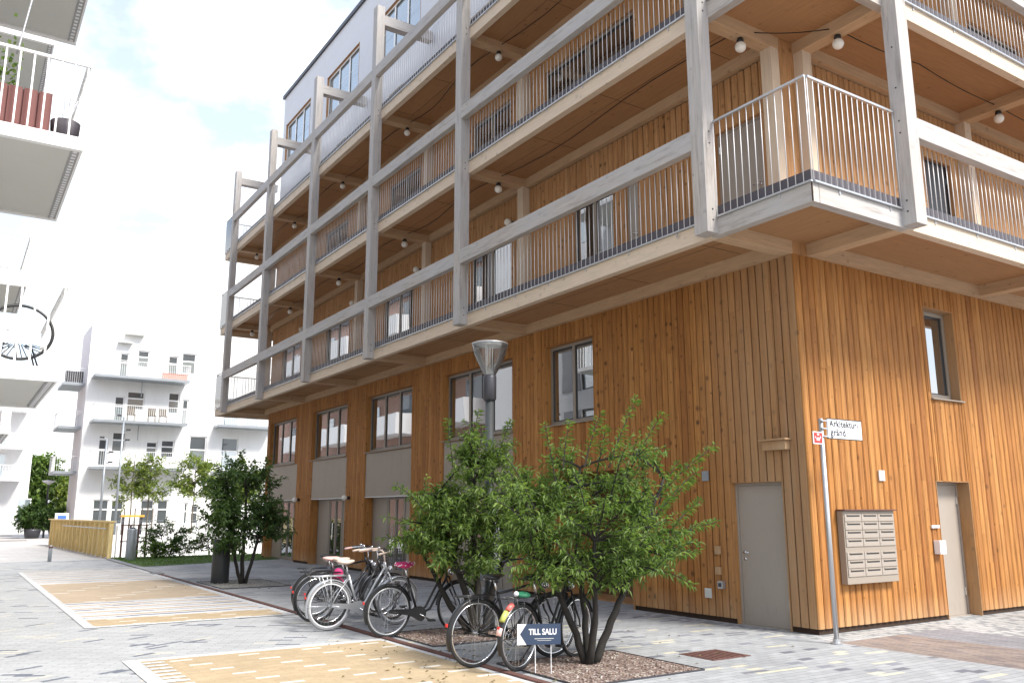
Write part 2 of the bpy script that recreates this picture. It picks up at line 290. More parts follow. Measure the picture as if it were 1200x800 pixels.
# ------------------------------------------------------------------ mesh helpers
class MB:
    def __init__(s): s.v = []; s.f = []
    def box(s, x0, x1, y0, y1, z0, z1):
        if x0 > x1: x0, x1 = x1, x0
        if y0 > y1: y0, y1 = y1, y0
        if z0 > z1: z0, z1 = z1, z0
        i = len(s.v)
        s.v += [(x0, y0, z0), (x1, y0, z0), (x1, y1, z0), (x0, y1, z0), (x0, y0, z1), (x1, y0, z1), (x1, y1, z1), (x0, y1, z1)]
        s.f += [(i, i + 3, i + 2, i + 1), (i + 4, i + 5, i + 6, i + 7), (i, i + 1, i + 5, i + 4), (i + 1, i + 2, i + 6, i + 5), (i + 2, i + 3, i + 7, i + 6), (i + 3, i, i + 4, i + 7)]
        return s
    def rbox(s, x0, x1, y0, y1, z0, z1, b=.008):
        """box with bevelled edges"""
        bm = bmesh.new(); bmesh.ops.create_cube(bm, size=1)
        for v in bm.verts: v.co = Vector(((x0 + x1) / 2 + v.co.x * (x1 - x0), (y0 + y1) / 2 + v.co.y * (y1 - y0), (z0 + z1) / 2 + v.co.z * (z1 - z0)))
        bmesh.ops.bevel(bm, geom=bm.edges[:], offset=b, segments=2, affect='EDGES', profile=.5)
        return s.addbm(bm)
    def addbm(s, bm, mat=None):
        i = len(s.v); bm.verts.index_update()
        for v in bm.verts: s.v.append(tuple(mat @ v.co if mat else v.co))
        for f in bm.faces: s.f.append(tuple(i + v.index for v in f.verts))
        bm.free(); return s
    def tube(s, p0, p1, r0, r1=None, n=8, caps=True): return s.poly([p0, p1], [r0, r0 if r1 is None else r1], n, caps=caps)
    def poly(s, pts, r, n=8, closed=False, caps=True):
        pts = [Vector(p) for p in pts]; k = len(pts)
        if not isinstance(r, (list, tuple)): r = [r] * k
        i0 = len(s.v); ref = None
        for j, p in enumerate(pts):
            if closed: d = pts[(j + 1) % k] - pts[j - 1]
            elif j == 0: d = pts[1] - p
            elif j == k - 1: d = p - pts[j - 1]
            else: d = (pts[j + 1] - p).normalized() + (p - pts[j - 1]).normalized()
            if d.length < 1e-9: d = Vector((0, 0, 1))
            d.normalize()
            if ref is None: ref = d.orthogonal().normalized()
            a = (ref - d * ref.dot(d))
            if a.length < 1e-6: a = d.orthogonal()
            a.normalize(); ref = a; b = d.cross(a)
            for q in range(n):
                th = 2 * math.pi * q / n; s.v.append(tuple(p + (a * math.cos(th) + b * math.sin(th)) * r[j]))
        for j in range(k if closed else k - 1):
            j2 = (j + 1) % k
            for q in range(n):
                q2 = (q + 1) % n
                s.f.append((i0 + j * n + q, i0 + j * n + q2, i0 + j2 * n + q2, i0 + j2 * n + q))
        if caps and not closed:
            s.f.append(tuple(i0 + q for q in reversed(range(n)))); s.f.append(tuple(i0 + (k - 1) * n + q for q in range(n)))
        return s
    def ring(s, c, R, r, axis='y', n=36, m_=8, a0=0, a1=360):
        pts = []
        full = abs(a1 - a0) >= 360
        N = n if full else n + 1
        for i in range(N):
            a = math.radians(a0 + (a1 - a0) * i / n); u, v = R * math.cos(a), R * math.sin(a)
            pts.append((c[0] + u, c[1], c[2] + v) if axis == 'y' else (c[0] + u, c[1] + v, c[2]) if axis == 'z' else (c[0], c[1] + u, c[2] + v))
        return s.poly(pts, r, m_, closed=full)
    def lathe(s, c, prof, n=20):
        i0 = len(s.v); k = len(prof)
        for r, z in prof:
            for q in range(n): a = 2 * math.pi * q / n; s.v.append((c[0] + r * math.cos(a), c[1] + r * math.sin(a), c[2] + z))
        for j in range(k - 1):
            for q in range(n): q2 = (q + 1) % n; s.f.append((i0 + j * n + q, i0 + j * n + q2, i0 + (j + 1) * n + q2, i0 + (j + 1) * n + q))
        s.f.append(tuple(i0 + q for q in reversed(range(n)))); s.f.append(tuple(i0 + (k - 1) * n + q for q in range(n))); return s
    def sphere(s, c, r, sx=1, sy=1, sz=1, n=14):
        return s.lathe(c, [(max(.001, r * sx * math.sin(math.pi * i / n)), -r * sz * math.cos(math.pi * i / n)) for i in range(n + 1)], n + 4)
    def quad(s, a, b, c, d):
        i = len(s.v); s.v += [tuple(a), tuple(b), tuple(c), tuple(d)]; s.f.append((i, i + 1, i + 2, i + 3)); return s
    def ngon(s, pts):
        i = len(s.v); s.v += [tuple(p) for p in pts]; s.f.append(tuple(range(i, i + len(pts)))); return s
    def prism(s, pts, z0, z1):
        i = len(s.v); k = len(pts); s.v += [(p[0], p[1], z0) for p in pts] + [(p[0], p[1], z1) for p in pts]
        s.f.append(tuple(i + q for q in reversed(range(k)))); s.f.append(tuple(i + k + q for q in range(k)))
        for q in range(k): q2 = (q + 1) % k; s.f.append((i + q, i + q2, i + k + q2, i + k + q))
        return s
    def build(s, name, mat, parent=None, smooth=False, loc=None):
        me = bpy.data.meshes.new(name); me.from_pydata(s.v, [], s.f); me.update()
        me.materials.append(M[mat] if isinstance(mat, str) else mat)
        if smooth:
            for p in me.polygons: p.use_smooth = True
        o = bpy.data.objects.new(name, me); COL.objects.link(o)
        if parent: o.parent = parent
        if loc: o.location = loc
        return o

def tag(o, label=None, cat=None, group=None, kind=None):
    if label: o['label'] = label
    if cat: o['category'] = cat
    if group: o['group'] = group
    if kind: o['kind'] = kind
    return o
def thing(name, label, cat, loc=(0, 0, 0), rz=0, group=None):
    o = bpy.data.objects.new(name, None); COL.objects.link(o); o.location = loc; o.rotation_euler = (0, 0, rz); o.empty_display_size = .2
    return tag(o, label, cat, group)
def struct(name, mb, mat, label=None, cat=None):
    return tag(mb.build(name, mat), label or name.replace('_', ' '), cat or name.split('_')[-1], kind='structure')
def text_mesh(name, txt, size, mat, parent, M4, bold=0.0, align='LEFT', extr=.001):
    cu = bpy.data.curves.new(name, 'FONT'); cu.body = txt; cu.size = size; cu.extrude = extr; cu.offset = bold; cu.align_x = align; cu.space_character = 1.1 if size > .1 else 1.0
    tmp = bpy.data.objects.new('tmp', cu); COL.objects.link(tmp)
    dg = bpy.context.evaluated_depsgraph_get(); me = bpy.data.meshes.new_from_object(tmp.evaluated_get(dg))
    bpy.data.objects.remove(tmp); me.materials.clear(); me.materials.append(M[mat]); me.transform(M4)
    o = bpy.data.objects.new(name, me); COL.objects.link(o); o.parent = parent; return o

# ------------------------------------------------------------------ ground and paving
def sheet(name, pts, z, mat, label=None):
    return struct(name, MB().ngon([(x, y, z) for x, y in pts]), mat, label)
def rect(x0, x1, y0, y1): return [(x0, y0), (x1, y0), (x1, y1), (x0, y1)]
g = MB()
XL, XR = -4.55, 70
for r in (rect(-600, XL, -600, 900), rect(XL, 600, -600, 27.6), rect(XL, 600, 47, 900), rect(XR, 600, 27.6, 47)):
    g.ngon([(x, y, -.016) for x, y in r])
struct('ground', g, 'soil', 'ground')
cw = MB(); cw.box(XL, XR, 47, 47.25, -1.6, .38); cw.box(XL - .01, XR, 27.3, 27.58, -1.6, -.02); cw.box(XL - .24, XL, 27.58, 47, -1.6, -.02)
struct('canal_wall', cw, 'white', 'pale concrete canal wall', 'wall')
sheet('water', rect(XL, XR, 27.58, 47), -1.2, 'water')
sheet('pavement', rect(-16, -4.95, -60, 26.3), -.004, 'pave_diag')
sheet('bridge_paving', rect(-16, -4.55, 26.3, 47), -.004, 'pave_far')
sheet('far_pavement', rect(-60, 70, 47.25, 130), -.008, 'pave_far')
fs = MB()
for y in (52, 58, 66, 75): fs.ngon([(-16, y, -.001), (-5.6, y, -.001), (-5.6, y + 1.6, -.001), (-16, y + 1.6, -.001)])
struct('far_paving_bands', fs, 'red_pave', 'reddish paving bands')
sheet('plaza_paving', rect(-4.87, -.35, -60, 3.3), 0, 'pave_near')
sheet('plaza_path', rect(-4.87, 60, 3.3, 27.5), -.002, 'pave_grey')
sheet('alley_edge', rect(-.35, 40, -.55, 3.3), 0, 'cobble')
sheet('alley_red', rect(-.35, 1.0, -60, -.55), 0, 'red_pave')
sheet('alley_grey', rect(1.0, 2.0, -60, -.55), 0, 'grey_clinker')
sheet('alley_paving', rect(2.0, 40, -60, -.55), 0, 'cobble')
# tan panels with light borders
sheet('near_panel', rect(-7.9, -5.03, -20, 2.82), .004, 'tan', 'tan paving panel')
b = MB()
for r in (rect(-8.06, -7.9, -20, 2.98), rect(-7.9, -4.955, 2.82, 2.98), rect(-5.03, -4.955, -20, 2.82), rect(-8.04, -7.9, 6.22, 20.2), rect(-7.9, -4.955, 6.22, 6.36), rect(-5.1, -4.955, 6.36, 20.2)):
    b.ngon([(x, y, .004) for x, y in r])
struct('panel_border', b, 'kerbwhite', 'white stone border of the tan panels')
comb = MB()
for k in range(60):
    y = 2.6 - k * .2; comb.ngon([(-7.9, y, .008), (-7.68, y, .008), (-7.68, y + .09, .008), (-7.9, y + .09, .008)])
struct('panel_teeth', comb, 'kerbwhite', 'white stone teeth at the panel edge')
for (y0, y1, k) in ((6.36, 7.25, 'tan'), (10.3, 15.2, 'tan_plain')):
    sheet('tan_band', rect(-7.9, -5.1, y0, y1), .004, k)
y = 7.25; sw = MB(); sm = MB(); stn = MB()
def band(mb, y0, y1): mb.ngon([(-7.9, y0, .004), (-5.1, y0, .004), (-5.1, y1, .004), (-7.9, y1, .004)])
for y0, y1, st in ((7.25, 10.3, .61), (15.2, 20.2, .72)):
    y = y0
    while y < y1 - .1:
        e = min(y + st, y1); a = (e - y) / 6
        band(sw, y, y + a * 2); band(sm, y + a * 2, y + a * 3.4); band(sw, y + a * 3.4, y + a * 4.4); band(stn, y + a * 4.4, e); y = e
struct('light_stripes', sw, 'stripe_light', 'white paving stripes'); struct('broken_stripes', sm, 'stripe_mid', 'broken grey paving stripes'); struct('tan_stripes', stn, 'tan_plain', 'tan paving stripes')
e = MB(); e.box(-4.955, -4.87, -20, 17.2, -.02, .022); struct('steel_edging', e, 'rust', 'rust brown steel edging')
tag(MB().box(-5.05, -4.75, 17.35, 17.95, -.01, .012).build('drain_grate', 'dark_metal'), 'dark drain grate lying at the far end of the rusty steel edging', 'drain grate')
# planting beds of gravel with a steel rim
def bed(x0, x1, y0, y1, label, mat='gravel'):
    r = thing('planting_bed', label, 'planting bed')
    MB().ngon([(x, y, .010) for x, y in rect(x0, x1, y0, y1)]).build('gravel', mat, r)
    q = MB(); w = .007
    for a in ((x0, x1, y0, y0 + w), (x0, x1, y1 - w, y1), (x0, x0 + w, y0 + w, y1 - w), (x1 - w, x1, y0 + w, y1 - w)): q.box(*a, -.01, .018)
    q.build('rim', 'dark_metal', r)
    s = MB()      # loose pebbles so that the surface is not flat
    for _ in range(420):
        x, y, w = rnd.uniform(x0 + .03, x1 - .03), rnd.uniform(y0 + .03, y1 - .03), rnd.uniform(.009, .022)
        s.lathe((x, y, .008), [(w, 0), (w * .9, w * .5), (w * .3, w * .8)], 5)
    tag(s.build('pebbles', mat, r), kind='stuff'); return r
bed(-4.72, -3.12, -.98, .52, 'square gravel bed in the pavement holding the tree nearest the TILL SALU sign')
bed(-4.72, -3.10, 1.95, 3.35, 'square gravel bed with the middle tree behind the parked bicycles')
bed(-4.72, -3.2, 11.6, 13.9, 'grey gravel bed beneath the dark tree beside the charcoal bin', 'gravelgrey')
mh = MB(); mh.prism([(-2.62, -.62), (-2.02, -.62), (-2.02, -.08), (-2.62, -.08)], -.01, .006)
for k in range(7): mh.box(-2.58 + k * .08, -2.55 + k * .08, -.58, -.12, .006, .011)
tag(mh.build('manhole_cover', 'rust'), 'rusty brown square cover set in the pavement before the left door', 'manhole cover')
gp = [(-4.66, 20.9), (-2.3, 21.9), (8, 25.5), (30, 26.5), (30, 27.3), (-4.66, 27.3)]
struct('grass_verge', MB().ngon([(x, y, .006) for x, y in gp]), 'lawn', 'grass verge')
gb = MB()
for _ in range(9000):
    x = rnd.uniform(-4.64, 4); y = rnd.uniform(20.95, 27.2)
    if y < 21 + (x + 4.6) * .40: continue
    h = rnd.uniform(.03, .085); a = rnd.uniform(0, 6.28); w = .012
    gb.v += [(x - w * math.cos(a), y - w * math.sin(a), 0), (x + w * math.cos(a), y + w * math.sin(a), 0), (x + rnd.uniform(-.04, .04), y + rnd.uniform(-.04, .04), h)]
    gb.f.append((len(gb.v) - 3, len(gb.v) - 2, len(gb.v) - 1))
tag(gb.build('grass', 'grassblade'), 'short green lawn growing along the canal edge beyond the plaza', 'grass', kind='stuff')

# ------------------------------------------------------------------ timber building
TB = thing('timber_building', 'tall timber apartment building clad in orange vertical boards with grey wood balconies', 'building')
YE = 24.25; XE = 14.0; PITCH = .14
def boards(name, axis, a0, a1, z0, z1, holes, parent, mat, plane=0.0, start=None):
    """vertical boards on plane x=0 (axis y) or y=0 (axis x) facing the street; holes = (a0,a1,z0,z1)"""
    mb = MB(); cuts = set(); k = 0; a = a0
    while a < a1 - 1e-6: cuts.add(round(a, 4)); a += PITCH
    cuts.add(round(a1, 4))
    for h in holes:
        for q in h[:2]:
            if a0 < q < a1: cuts.add(round(q, 4))
    cuts = sorted(cuts)
    for p, q in zip(cuts, cuts[1:]):
        mid = (p + q) / 2; iv = [(z0, z1)]
        for h in holes:
            if h[0] < mid < h[1]:
                nv = []
                for u, v in iv:
                    if h[3] <= u or h[2] >= v: nv.append((u, v)); continue
                    if h[2] > u: nv.append((u, h[2]))
                    if h[3] < v: nv.append((h[3], v))
                iv = nv
        gp = .0072 if q - p > .05 else .001
        for u, v in iv:
            segs = [(u, v)]
            if v - u > 2.2 and rnd.random() < .75: c = rnd.uniform(u + .5, v - .5); segs = [(u, c - .001), (c + .001, v)]
            for s0, s1 in segs:
                d = -.030 + rnd.uniform(-.004, .004)
                lo, hi = p + gp, q - gp
                # a slightly crowned board: chamfered front edges
                prof = [(lo, 0), (lo, d + .016), (lo + min(.016, (hi - lo) * .3), d), (hi - min(.016, (hi - lo) * .3), d), (hi, d + .016), (hi, 0)]
                i = len(mb.v)
                for zz in (s0, s1):
                    for aa, dd in prof: mb.v.append((plane + dd, aa, zz) if axis == 'y' else (aa, plane + dd, zz))
                K = 6
                for j in range(K - 1):
                    f = (i + j, i + j + 1, i + K + j + 1, i + K + j); mb.f.append(f if axis == 'x' else f[::-1])
                t1, t2 = tuple(i + j for j in range(K)), tuple(i + K + j for j in range(K)); mb.f += [t1, t2]
    return mb.build(name, mat, parent)
def backing(name, axis, a0, a1, z0, z1, holes, parent, mat, d0=.004, d1=.06):
    mb = MB()
    A = sorted({a0, a1} | {q for h in holes for q in h[:2] if a0 < q < a1}); Z = sorted({z0, z1} | {q for h in holes for q in h[2:] if z0 < q < z1})
    for p, q in zip(A, A[1:]):
        run = None
        for u, v in zip(Z, Z[1:]):
            am, zm = (p + q) / 2, (u + v) / 2
            if any(h[0] < am < h[1] and h[2] < zm < h[3] for h in holes):
                if run: (mb.box(d0, d1, p, q, *run) if axis == 'y' else mb.box(p, q, d0, d1, *run)); run = None
            else: run = (run[0], v) if run else (u, v)
        if run: (mb.box(d0, d1, p, q, *run) if axis == 'y' else mb.box(p, q, d0, d1, *run))
    return mb.build(name, mat, parent)

def B(mb, axis, a0, a1, d0, d1, z0, z1):
    """box given along-wall range a, depth range d (negative = towards the street)"""
    return mb.box(d0, d1, a0, a1, z0, z1) if axis == 'y' else mb.box(a0, a1, d0, d1, z0, z1)
def window(parent, axis, a0, a1, z0, z1, panes, depth=.17, frame='frame_brown', glass='glass', sill=True, reveal='larch', fw=.055, mull=None, name='window', blind=None):
    f = MB(); fr0, fr1 = depth - .07, depth
    B(f, axis, a0 + .012, a0 + .012 + fw, fr0, fr1, z0 + .01, z1 - .01); B(f, axis, a1 - .012 - fw, a1 - .012, fr0, fr1, z0 + .01, z1 - .01)
    xs = [a0 + .012 + fw + (a1 - a0 - .024 - 2 * fw) * k / panes for k in range(panes + 1)]
    if mull: xs = [xs[0]] + mull + [xs[-1]]
    B(f, axis, xs[0], xs[-1], fr0 + .002, fr1, z0 + .01, z0 + .01 + fw * 1.3); B(f, axis, xs[0], xs[-1], fr0 + .002, fr1, z1 - .01 - fw, z1 - .01)
    for x in xs[1:-1]: B(f, axis, x - fw * .7, x + fw * .7, fr0 + .004, fr1, z0 + .01 + fw * 1.3, z1 - .01 - fw)
    w = f.build(name, frame, parent)
    for k in range(panes):
        q = MB(); g0 = xs[k] + (fw * .7 if k else 0); g1 = xs[k + 1] - (fw * .7 if k < panes - 1 else 0); zz0, zz1 = z0 + .01 + fw * 1.3, z1 - .01 - fw
        B(q, axis, g0, g1, fr1 - .035, fr1 - .02, zz0, zz1)
        q.build('glass_pane', glass, w)
        s = MB(); t_ = .022                                       # dark gasket / sash around the pane
        for aa, bb, cc, dd in ((g0, g0 + t_, zz0, zz1), (g1 - t_, g1, zz0, zz1), (g0 + t_, g1 - t_, zz0, zz0 + t_), (g0 + t_, g1 - t_, zz1 - t_ * 1.6, zz1)): B(s, axis, aa, bb, fr1 - .05, fr1 - .0351, cc, dd)
        s.build('sash', 'dark_frame', w)
        if blind and k in blind:
            q = MB(); B(q, axis, g0 + t_, g1 - t_, fr1 - .0375, fr1 - .036, zz0 + (zz1 - zz0) * blind[k][0], zz0 + (zz1 - zz0) * blind[k][1]); q.build('blind', 'curtain', w)
    if reveal:
        r = MB(); d0, d1 = -.026, fr1
        B(r, axis, a0 - .001, a0 + .011, d0, d1, z0, z1); B(r, axis, a1 - .011, a1 + .001, d0, d1, z0, z1); B(r, axis, a0 + .011, a1 - .011, d0, d1, z1 - .009, z1 + .002)
        r.build('reveal', reveal, w)
    if sill:
        q = MB(); B(q, axis, a0 - .03, a1 + .03, -.075, fr0, z0 - .022, z0 - .003); q.build('sill', 'beige_panel', w)
    return w
def handle(parent, axis, a, z, d, dirn=1, mat='chrome'):
    mb = MB(); P3 = lambda aa, dd, zz: (dd, aa, zz) if axis == 'y' else (aa, dd, zz)
    mb.tube(P3(a, d, z), P3(a, d - .05, z), .009); mb.tube(P3(a, d - .05, z), P3(a + .11 * dirn, d - .05, z), .009)
    mb.tube(P3(a, d - .012, z - .09), P3(a, d, z - .09), .022, n=12); mb.tube(P3(a, d - .01, z), P3(a, d, z), .025, n=12)
    return mb.build('handle', mat, parent, True)
def door(parent, axis, a0, a1, z0, z1, depth=.17, mat='door_beige', hside=0, reveal='larch', hinges=True):
    q = MB(); B(q, axis, a0 + .055, a1 - .055, depth - .03, depth + .02, z0 + .012, z1 - .05); d = q.build('door', mat, parent)
    f = MB()
    B(f, axis, a0 + .012, a0 + .05, depth - .045, depth + .03, z0, z1 - .01); B(f, axis, a1 - .05, a1 - .012, depth - .045, depth + .03, z0, z1 - .01); B(f, axis, a0 + .05, a1 - .05, depth - .043, depth + .03, z1 - .046, z1 - .01)
    B(f, axis, a0 + .012, a1 - .012, depth - .1, depth + .03, z0 - .004, z0 + .01)
    f.build('door_frame', mat, d)
    ha = a0 + .13 if hside == 0 else a1 - .13
    handle(d, axis, ha, z0 + 1.02, depth - .03, 1 if hside == 0 else -1)
    if hinges:
        h = MB(); aa = a1 - .06 if hside == 0 else a0 + .06
        for zz in (z0 + .3, z1 - .35): B(h, axis, aa - .012, aa + .012, depth - .062, depth - .031, zz, zz + .12)
        h.build('hinge', 'chrome', d)
    r = MB(); d0, d1 = -.026, depth + .03
    B(r, axis, a0 - .001, a0 + .011, d0, d1, z0, z1); B(r, axis, a1 - .011, a1 + .001, d0, d1, z0, z1); B(r, axis, a0 + .011, a1 - .011, d0, d1, z1 - .009, z1 + .002); r.build('reveal', reveal, d)
    return d

ZW = 5.25
WINS = [(4.62, 6.16, 2), (7.38, 10.43, 3), (12.14, 15.05, 3), (16.49, 19.48, 3), (21.07, 23.92, 3)]
OPEN = [(7.38, 10.43), (12.14, 15.05), (16.43, 19.36), (20.8, 23.95)]
holesL = [(a, b, 3.28, 4.87) for a, b, _ in WINS] + [(.43, 1.39, -.1, 2.03), (3.66, 6.2, -.1, 2.35)] + [(a, b, -.1, 3.25) for a, b in OPEN]
holesR = [(3.13, 3.99, 3.38, 4.88), (3.02, 3.96, -.1, 2.07)]
boards('wall_cladding', 'y', 0.0, YE, .075, ZW, holesL, TB, 'larch')
boards('wall_cladding', 'x', -.030, XE, .075, ZW, holesR, TB, 'larch_r')
backing('wall_backing', 'y', .004, YE, 0, ZW, holesL, TB, 'dark_back')
backing('wall_backing', 'x', .061, XE, 0, ZW, holesR, TB, 'dark_back')
for (a, b, n), bl in zip(WINS, ({0: (0, .9)}, {}, {}, {}, {})): window(TB, 'y', a, b, 3.28, 4.87, n, blind=None)
window(TB, 'x', 3.13, 3.99, 3.38, 4.88, 1, depth=.2, fw=.07)
door(TB, 'y', .43, 1.39, 0, 2.03, .10, hside=1 if False else 1)
door(TB, 'x', 3.02, 3.96, 0, 2.07, .22)
# ground-floor bays: taupe panel between window and entrance, recessed glazing below
for a, b in OPEN:
    q = MB(); n = 5
    for k in range(n): q.box(-.008, .05, a + .012 + (b - a - .024) * k / n + .002, a + .012 + (b - a - .024) * (k + 1) / n - .002, 2.045, 3.247)
    q.build('wall_panel', 'beige_panel', TB)
    q = MB(); q.box(-.012, .24, a + .012, b - .012, 2.02, 2.04); q.build('soffit_trim', 'white_paint', TB)
    d = .24
    for aa, bb in ((a + .03, a + .8), (a + .8, a + .86), (b - 1.0, b - .03)): MB().box(d - (.02 if bb - aa < .1 else 0), d + .05, aa, bb, 0, 2.02).build('entrance_panel', 'door_beige', TB)
    for aa, bb in ((a + .87, b - 1.01),):
        f = MB(); f.box(d + .01, d + .05, aa, aa + .07, .0, 2.02); f.box(d + .01, d + .05, bb - .07, bb, 0, 2.02); f.box(d + .01, d + .05, aa + .07, bb - .07, 1.95, 2.02); f.box(d + .01, d + .05, aa + .07, bb - .07, 0, .12); f.box(d - .005, d + .05, (aa + bb) / 2 - .04, (aa + bb) / 2 + .04, .12, 1.95)
        dr = f.build('entrance_door', 'frame_brown', TB)
        MB().box(d + .025, d + .035, aa + .07, bb - .07, .12, 1.95).build('glass_pane', 'glass', dr)
        MB().tube((d - .05, (aa + bb) / 2 + .09, .8), (d - .05, (aa + bb) / 2 + .09, 1.3), .012).build('handle', 'chrome', dr)
    MB().box(-.026, d, a, a + .012, 0, 2.018).build('reveal', 'larch', TB); MB().box(-.026, d, b - .012, b, 0, 2.018).build('reveal', 'larch', TB)
# deep porch behind the two near trees
a, b = 3.66, 6.2
r = MB(); r.box(-.026, 1.2, a - .001, a + .014, 0, 2.35); r.box(-.026, 1.2, b - .014, b + .001, 0, 2.35); r.box(-.026, 1.2, a + .014, b - .014, 2.335, 2.352); r.build('porch_lining', 'larch', TB)
q = MB(); q.box(1.2, 1.25, a + .02, a + 1.2, 0, 2.33); q.build('entrance_panel', 'beige_panel', TB)
f = MB(); f.box(1.19, 1.25, a + 1.2, a + 1.28, 0, 2.33); f.box(1.19, 1.25, b - .1, b - .02, 0, 2.33); f.box(1.19, 1.25, a + 1.28, b - .1, 2.2, 2.33); dr = f.build('entrance_door', 'frame_brown', TB)
MB().box(1.215, 1.225, a + 1.28, b - .1, .0, 2.2).build('glass_pane', 'glass', dr); MB().tube((1.15, a + 1.4, .8), (1.15, a + 1.4, 1.3), .012).build('handle', 'chrome', dr)

# upper storeys: deck levels
LV = [(5.25, 5.49), (8.47, 8.72), (11.53, 11.78)]
RB = [(6.50, 6.79), (9.64, 9.92), (12.66, 12.95)]          # rail beams
XO, XI, XF = -1.75, -1.53, -1.55                             # post outer/inner face, fascia face
PY = [-.03, 6.68, 11.19, 15.63, 20.02, 24.42]; PWD = .245
PX = [.27, 4.72, 9.17]
YF = 26.15; YN = -1.55                                       # far and near deck edges
TOPZ = 14.72
PTOP = [14.72 + .0] * 6
for y in PY: MB().rbox(XO, XI, y, y + PWD, 5.27, TOPZ, .006).build('post', 'beam_z', TB)
for x in PX: MB().rbox(x, x + PWD, XO, XI, 5.27, TOPZ, .006).build('post', 'beam_z', TB)
bolt = MB()
for y in PY[:3]:
    for z in (5.45, 5.6, 6.55, 6.72, 8.55, 8.68, 9.7, 9.86, 11.6, 11.74): bolt.tube((-1.64, y - .006, z), (-1.64, y + .001, z), .012, n=8)
for x in PX[:1]:
    for z in (5.45, 5.6, 6.55, 6.72, 7.2, 7.8, 8.55, 8.68): bolt.tube((x - .006, -1.64, z), (x + .001, -1.64, z), .012, n=8)
bolt.build('bolt_heads', 'dark_metal', TB)
for y in PY[1:]: MB().rbox(XI, -.10, y + .01, y + PWD - .01, 14.2, 14.48, .006).build('tie_beam', 'beam_x', TB); MB().rbox(XO + .04, XI - .04, y + .05, y + PWD - .05, TOPZ, TOPZ + .03, .005).build('post_cap', 'dark_metal', TB)
for z0, z1 in RB:
    for p, q in zip(PY, PY[1:]): MB().rbox(XO + .004, -1.615, p + PWD - .002, q + .002, z0, z1, .006).build('rail_beam', 'beam_y', TB)
    for p, q in zip(PX, PX[1:]): MB().rbox(p + PWD - .002, q + .002, XO + .004, -1.615, z0, z1, .006).build('rail_beam', 'beam_x', TB)
for li, (z0, z1) in enumerate(LV):
    m1 = 'pale'
    ys = [YN] + [p + PWD / 2 for p in PY] + [YF]
    for p, q in zip(ys, ys[1:]): MB().rbox(XF, XF + .13, p + .002, q - .002, z0, z1, .004).build('edge_beam', ('beam_y' if p < -1 else 'pale_y'), TB)
    xs = [XF + .133] + [p + PWD / 2 for p in PX] + [XE]
    for p, q in zip(xs, xs[1:]): MB().rbox(p + .002, q - .002, YN, YN + .13, z0, z1, .004).build('edge_beam', ('beam_x' if p < -1 else 'pale_x'), TB)
    MB().rbox(XF + .133, 8, YF - .13, YF, z0, z1, .004).build('edge_beam', 'pale_x', TB)
    zs = z0 + .19
    d = MB(); d.box(XF + .13, .0, YN + .13, YF - .13, zs, z1 - .02); d.build('deck', 'warm_y', TB)
    d = MB(); d.box(0.0, XE, YN + .13, .0, zs + .001, z1 - .021); d.build('deck', 'warm_x', TB)  # on the top level this right-hand deck is unseen, added for the lighting
    d = MB(); d.box(0.0, XE, YE, YF - .13, zs + .001, z1 - .021); d.build('deck', 'warm_x', TB)
    seam = MB()
    for k in range(1, 14): seam.box(XF + .14, -.15, k * 2.02 - 1.2, k * 2.02 - 1.194, zs - .003, zs + .01)
    seam.box(-.8, -.794, .3, YE, zs - .002, zs + .01); seam.build('deck_seams', 'dark_back', TB)
    for y in PY: MB().rbox(XF + .13, -.001, y + .01, y + PWD - .01, z0 + .005, zs + .03, .004).build('cross_beam', 'tan_x', TB)
    for x in PX: MB().rbox(x + .01, x + PWD - .01, YN + .13, -.001, z0 + .005, zs + .03, .004).build('cross_beam', 'tan_y', TB)
    l = MB()
    for p, q in zip(PY, PY[1:]): l.box(-.13, -.002, p + PWD - .01, q + .01, z0 + .002, zs + .02)
    l.build('ledger_beam', 'tan_y', TB)
    l = MB()
    for p, q in zip(PX, PX[1:]): l.box(p + PWD - .01, q + .01, -.13, -.002, z0 + .002, zs + .02)
    l.build('ledger_beam', 'tan_x', TB)
    # dark upstand behind the railing
    s = MB(); s.box(-1.535, -1.515, YN + .015, YF - .1, z1 + .002, z1 + .175); s.box(-1.515, XE, YN + .015, YN + .035, z1 + .002, z1 + .175); s.box(-1.515, 4, YF - .12, YF - .1, z1 + .002, z1 + .175); s.build('deck_upstand', 'skirt', TB)
    # wall columns on each grid line
    top = LV[li + 1][0] if li < 2 else 0
    if top:
        for y in PY: MB().rbox(-.20, -.002, y + .02, y + PWD - .02, z1, top + .02, .005).build('wall_column', 'pale_z', TB)
        for x in PX: MB().rbox(x + .02 - .27 * (x == PX[0]) + (.27 if x == PX[0] else 0), x + PWD - .02, -.20, -.002, z1, top + .02, .005).build('wall_column', 'pale_z', TB)
MB().rbox(-.025, .30, -.025, .30, 5.251, 8.655, .004).build('corner_column', 'larch_in', TB); MB().rbox(-.025, .30, -.025, .30, 8.73, 11.715, .004).build('corner_column', 'larch_in', TB)
for z0, z1 in LV: MB().box(XF - .004, XF + .010, YN - .004, YN + .010, z0 + .002, z1 - .002).build('corner_joint', 'dark_back', TB)
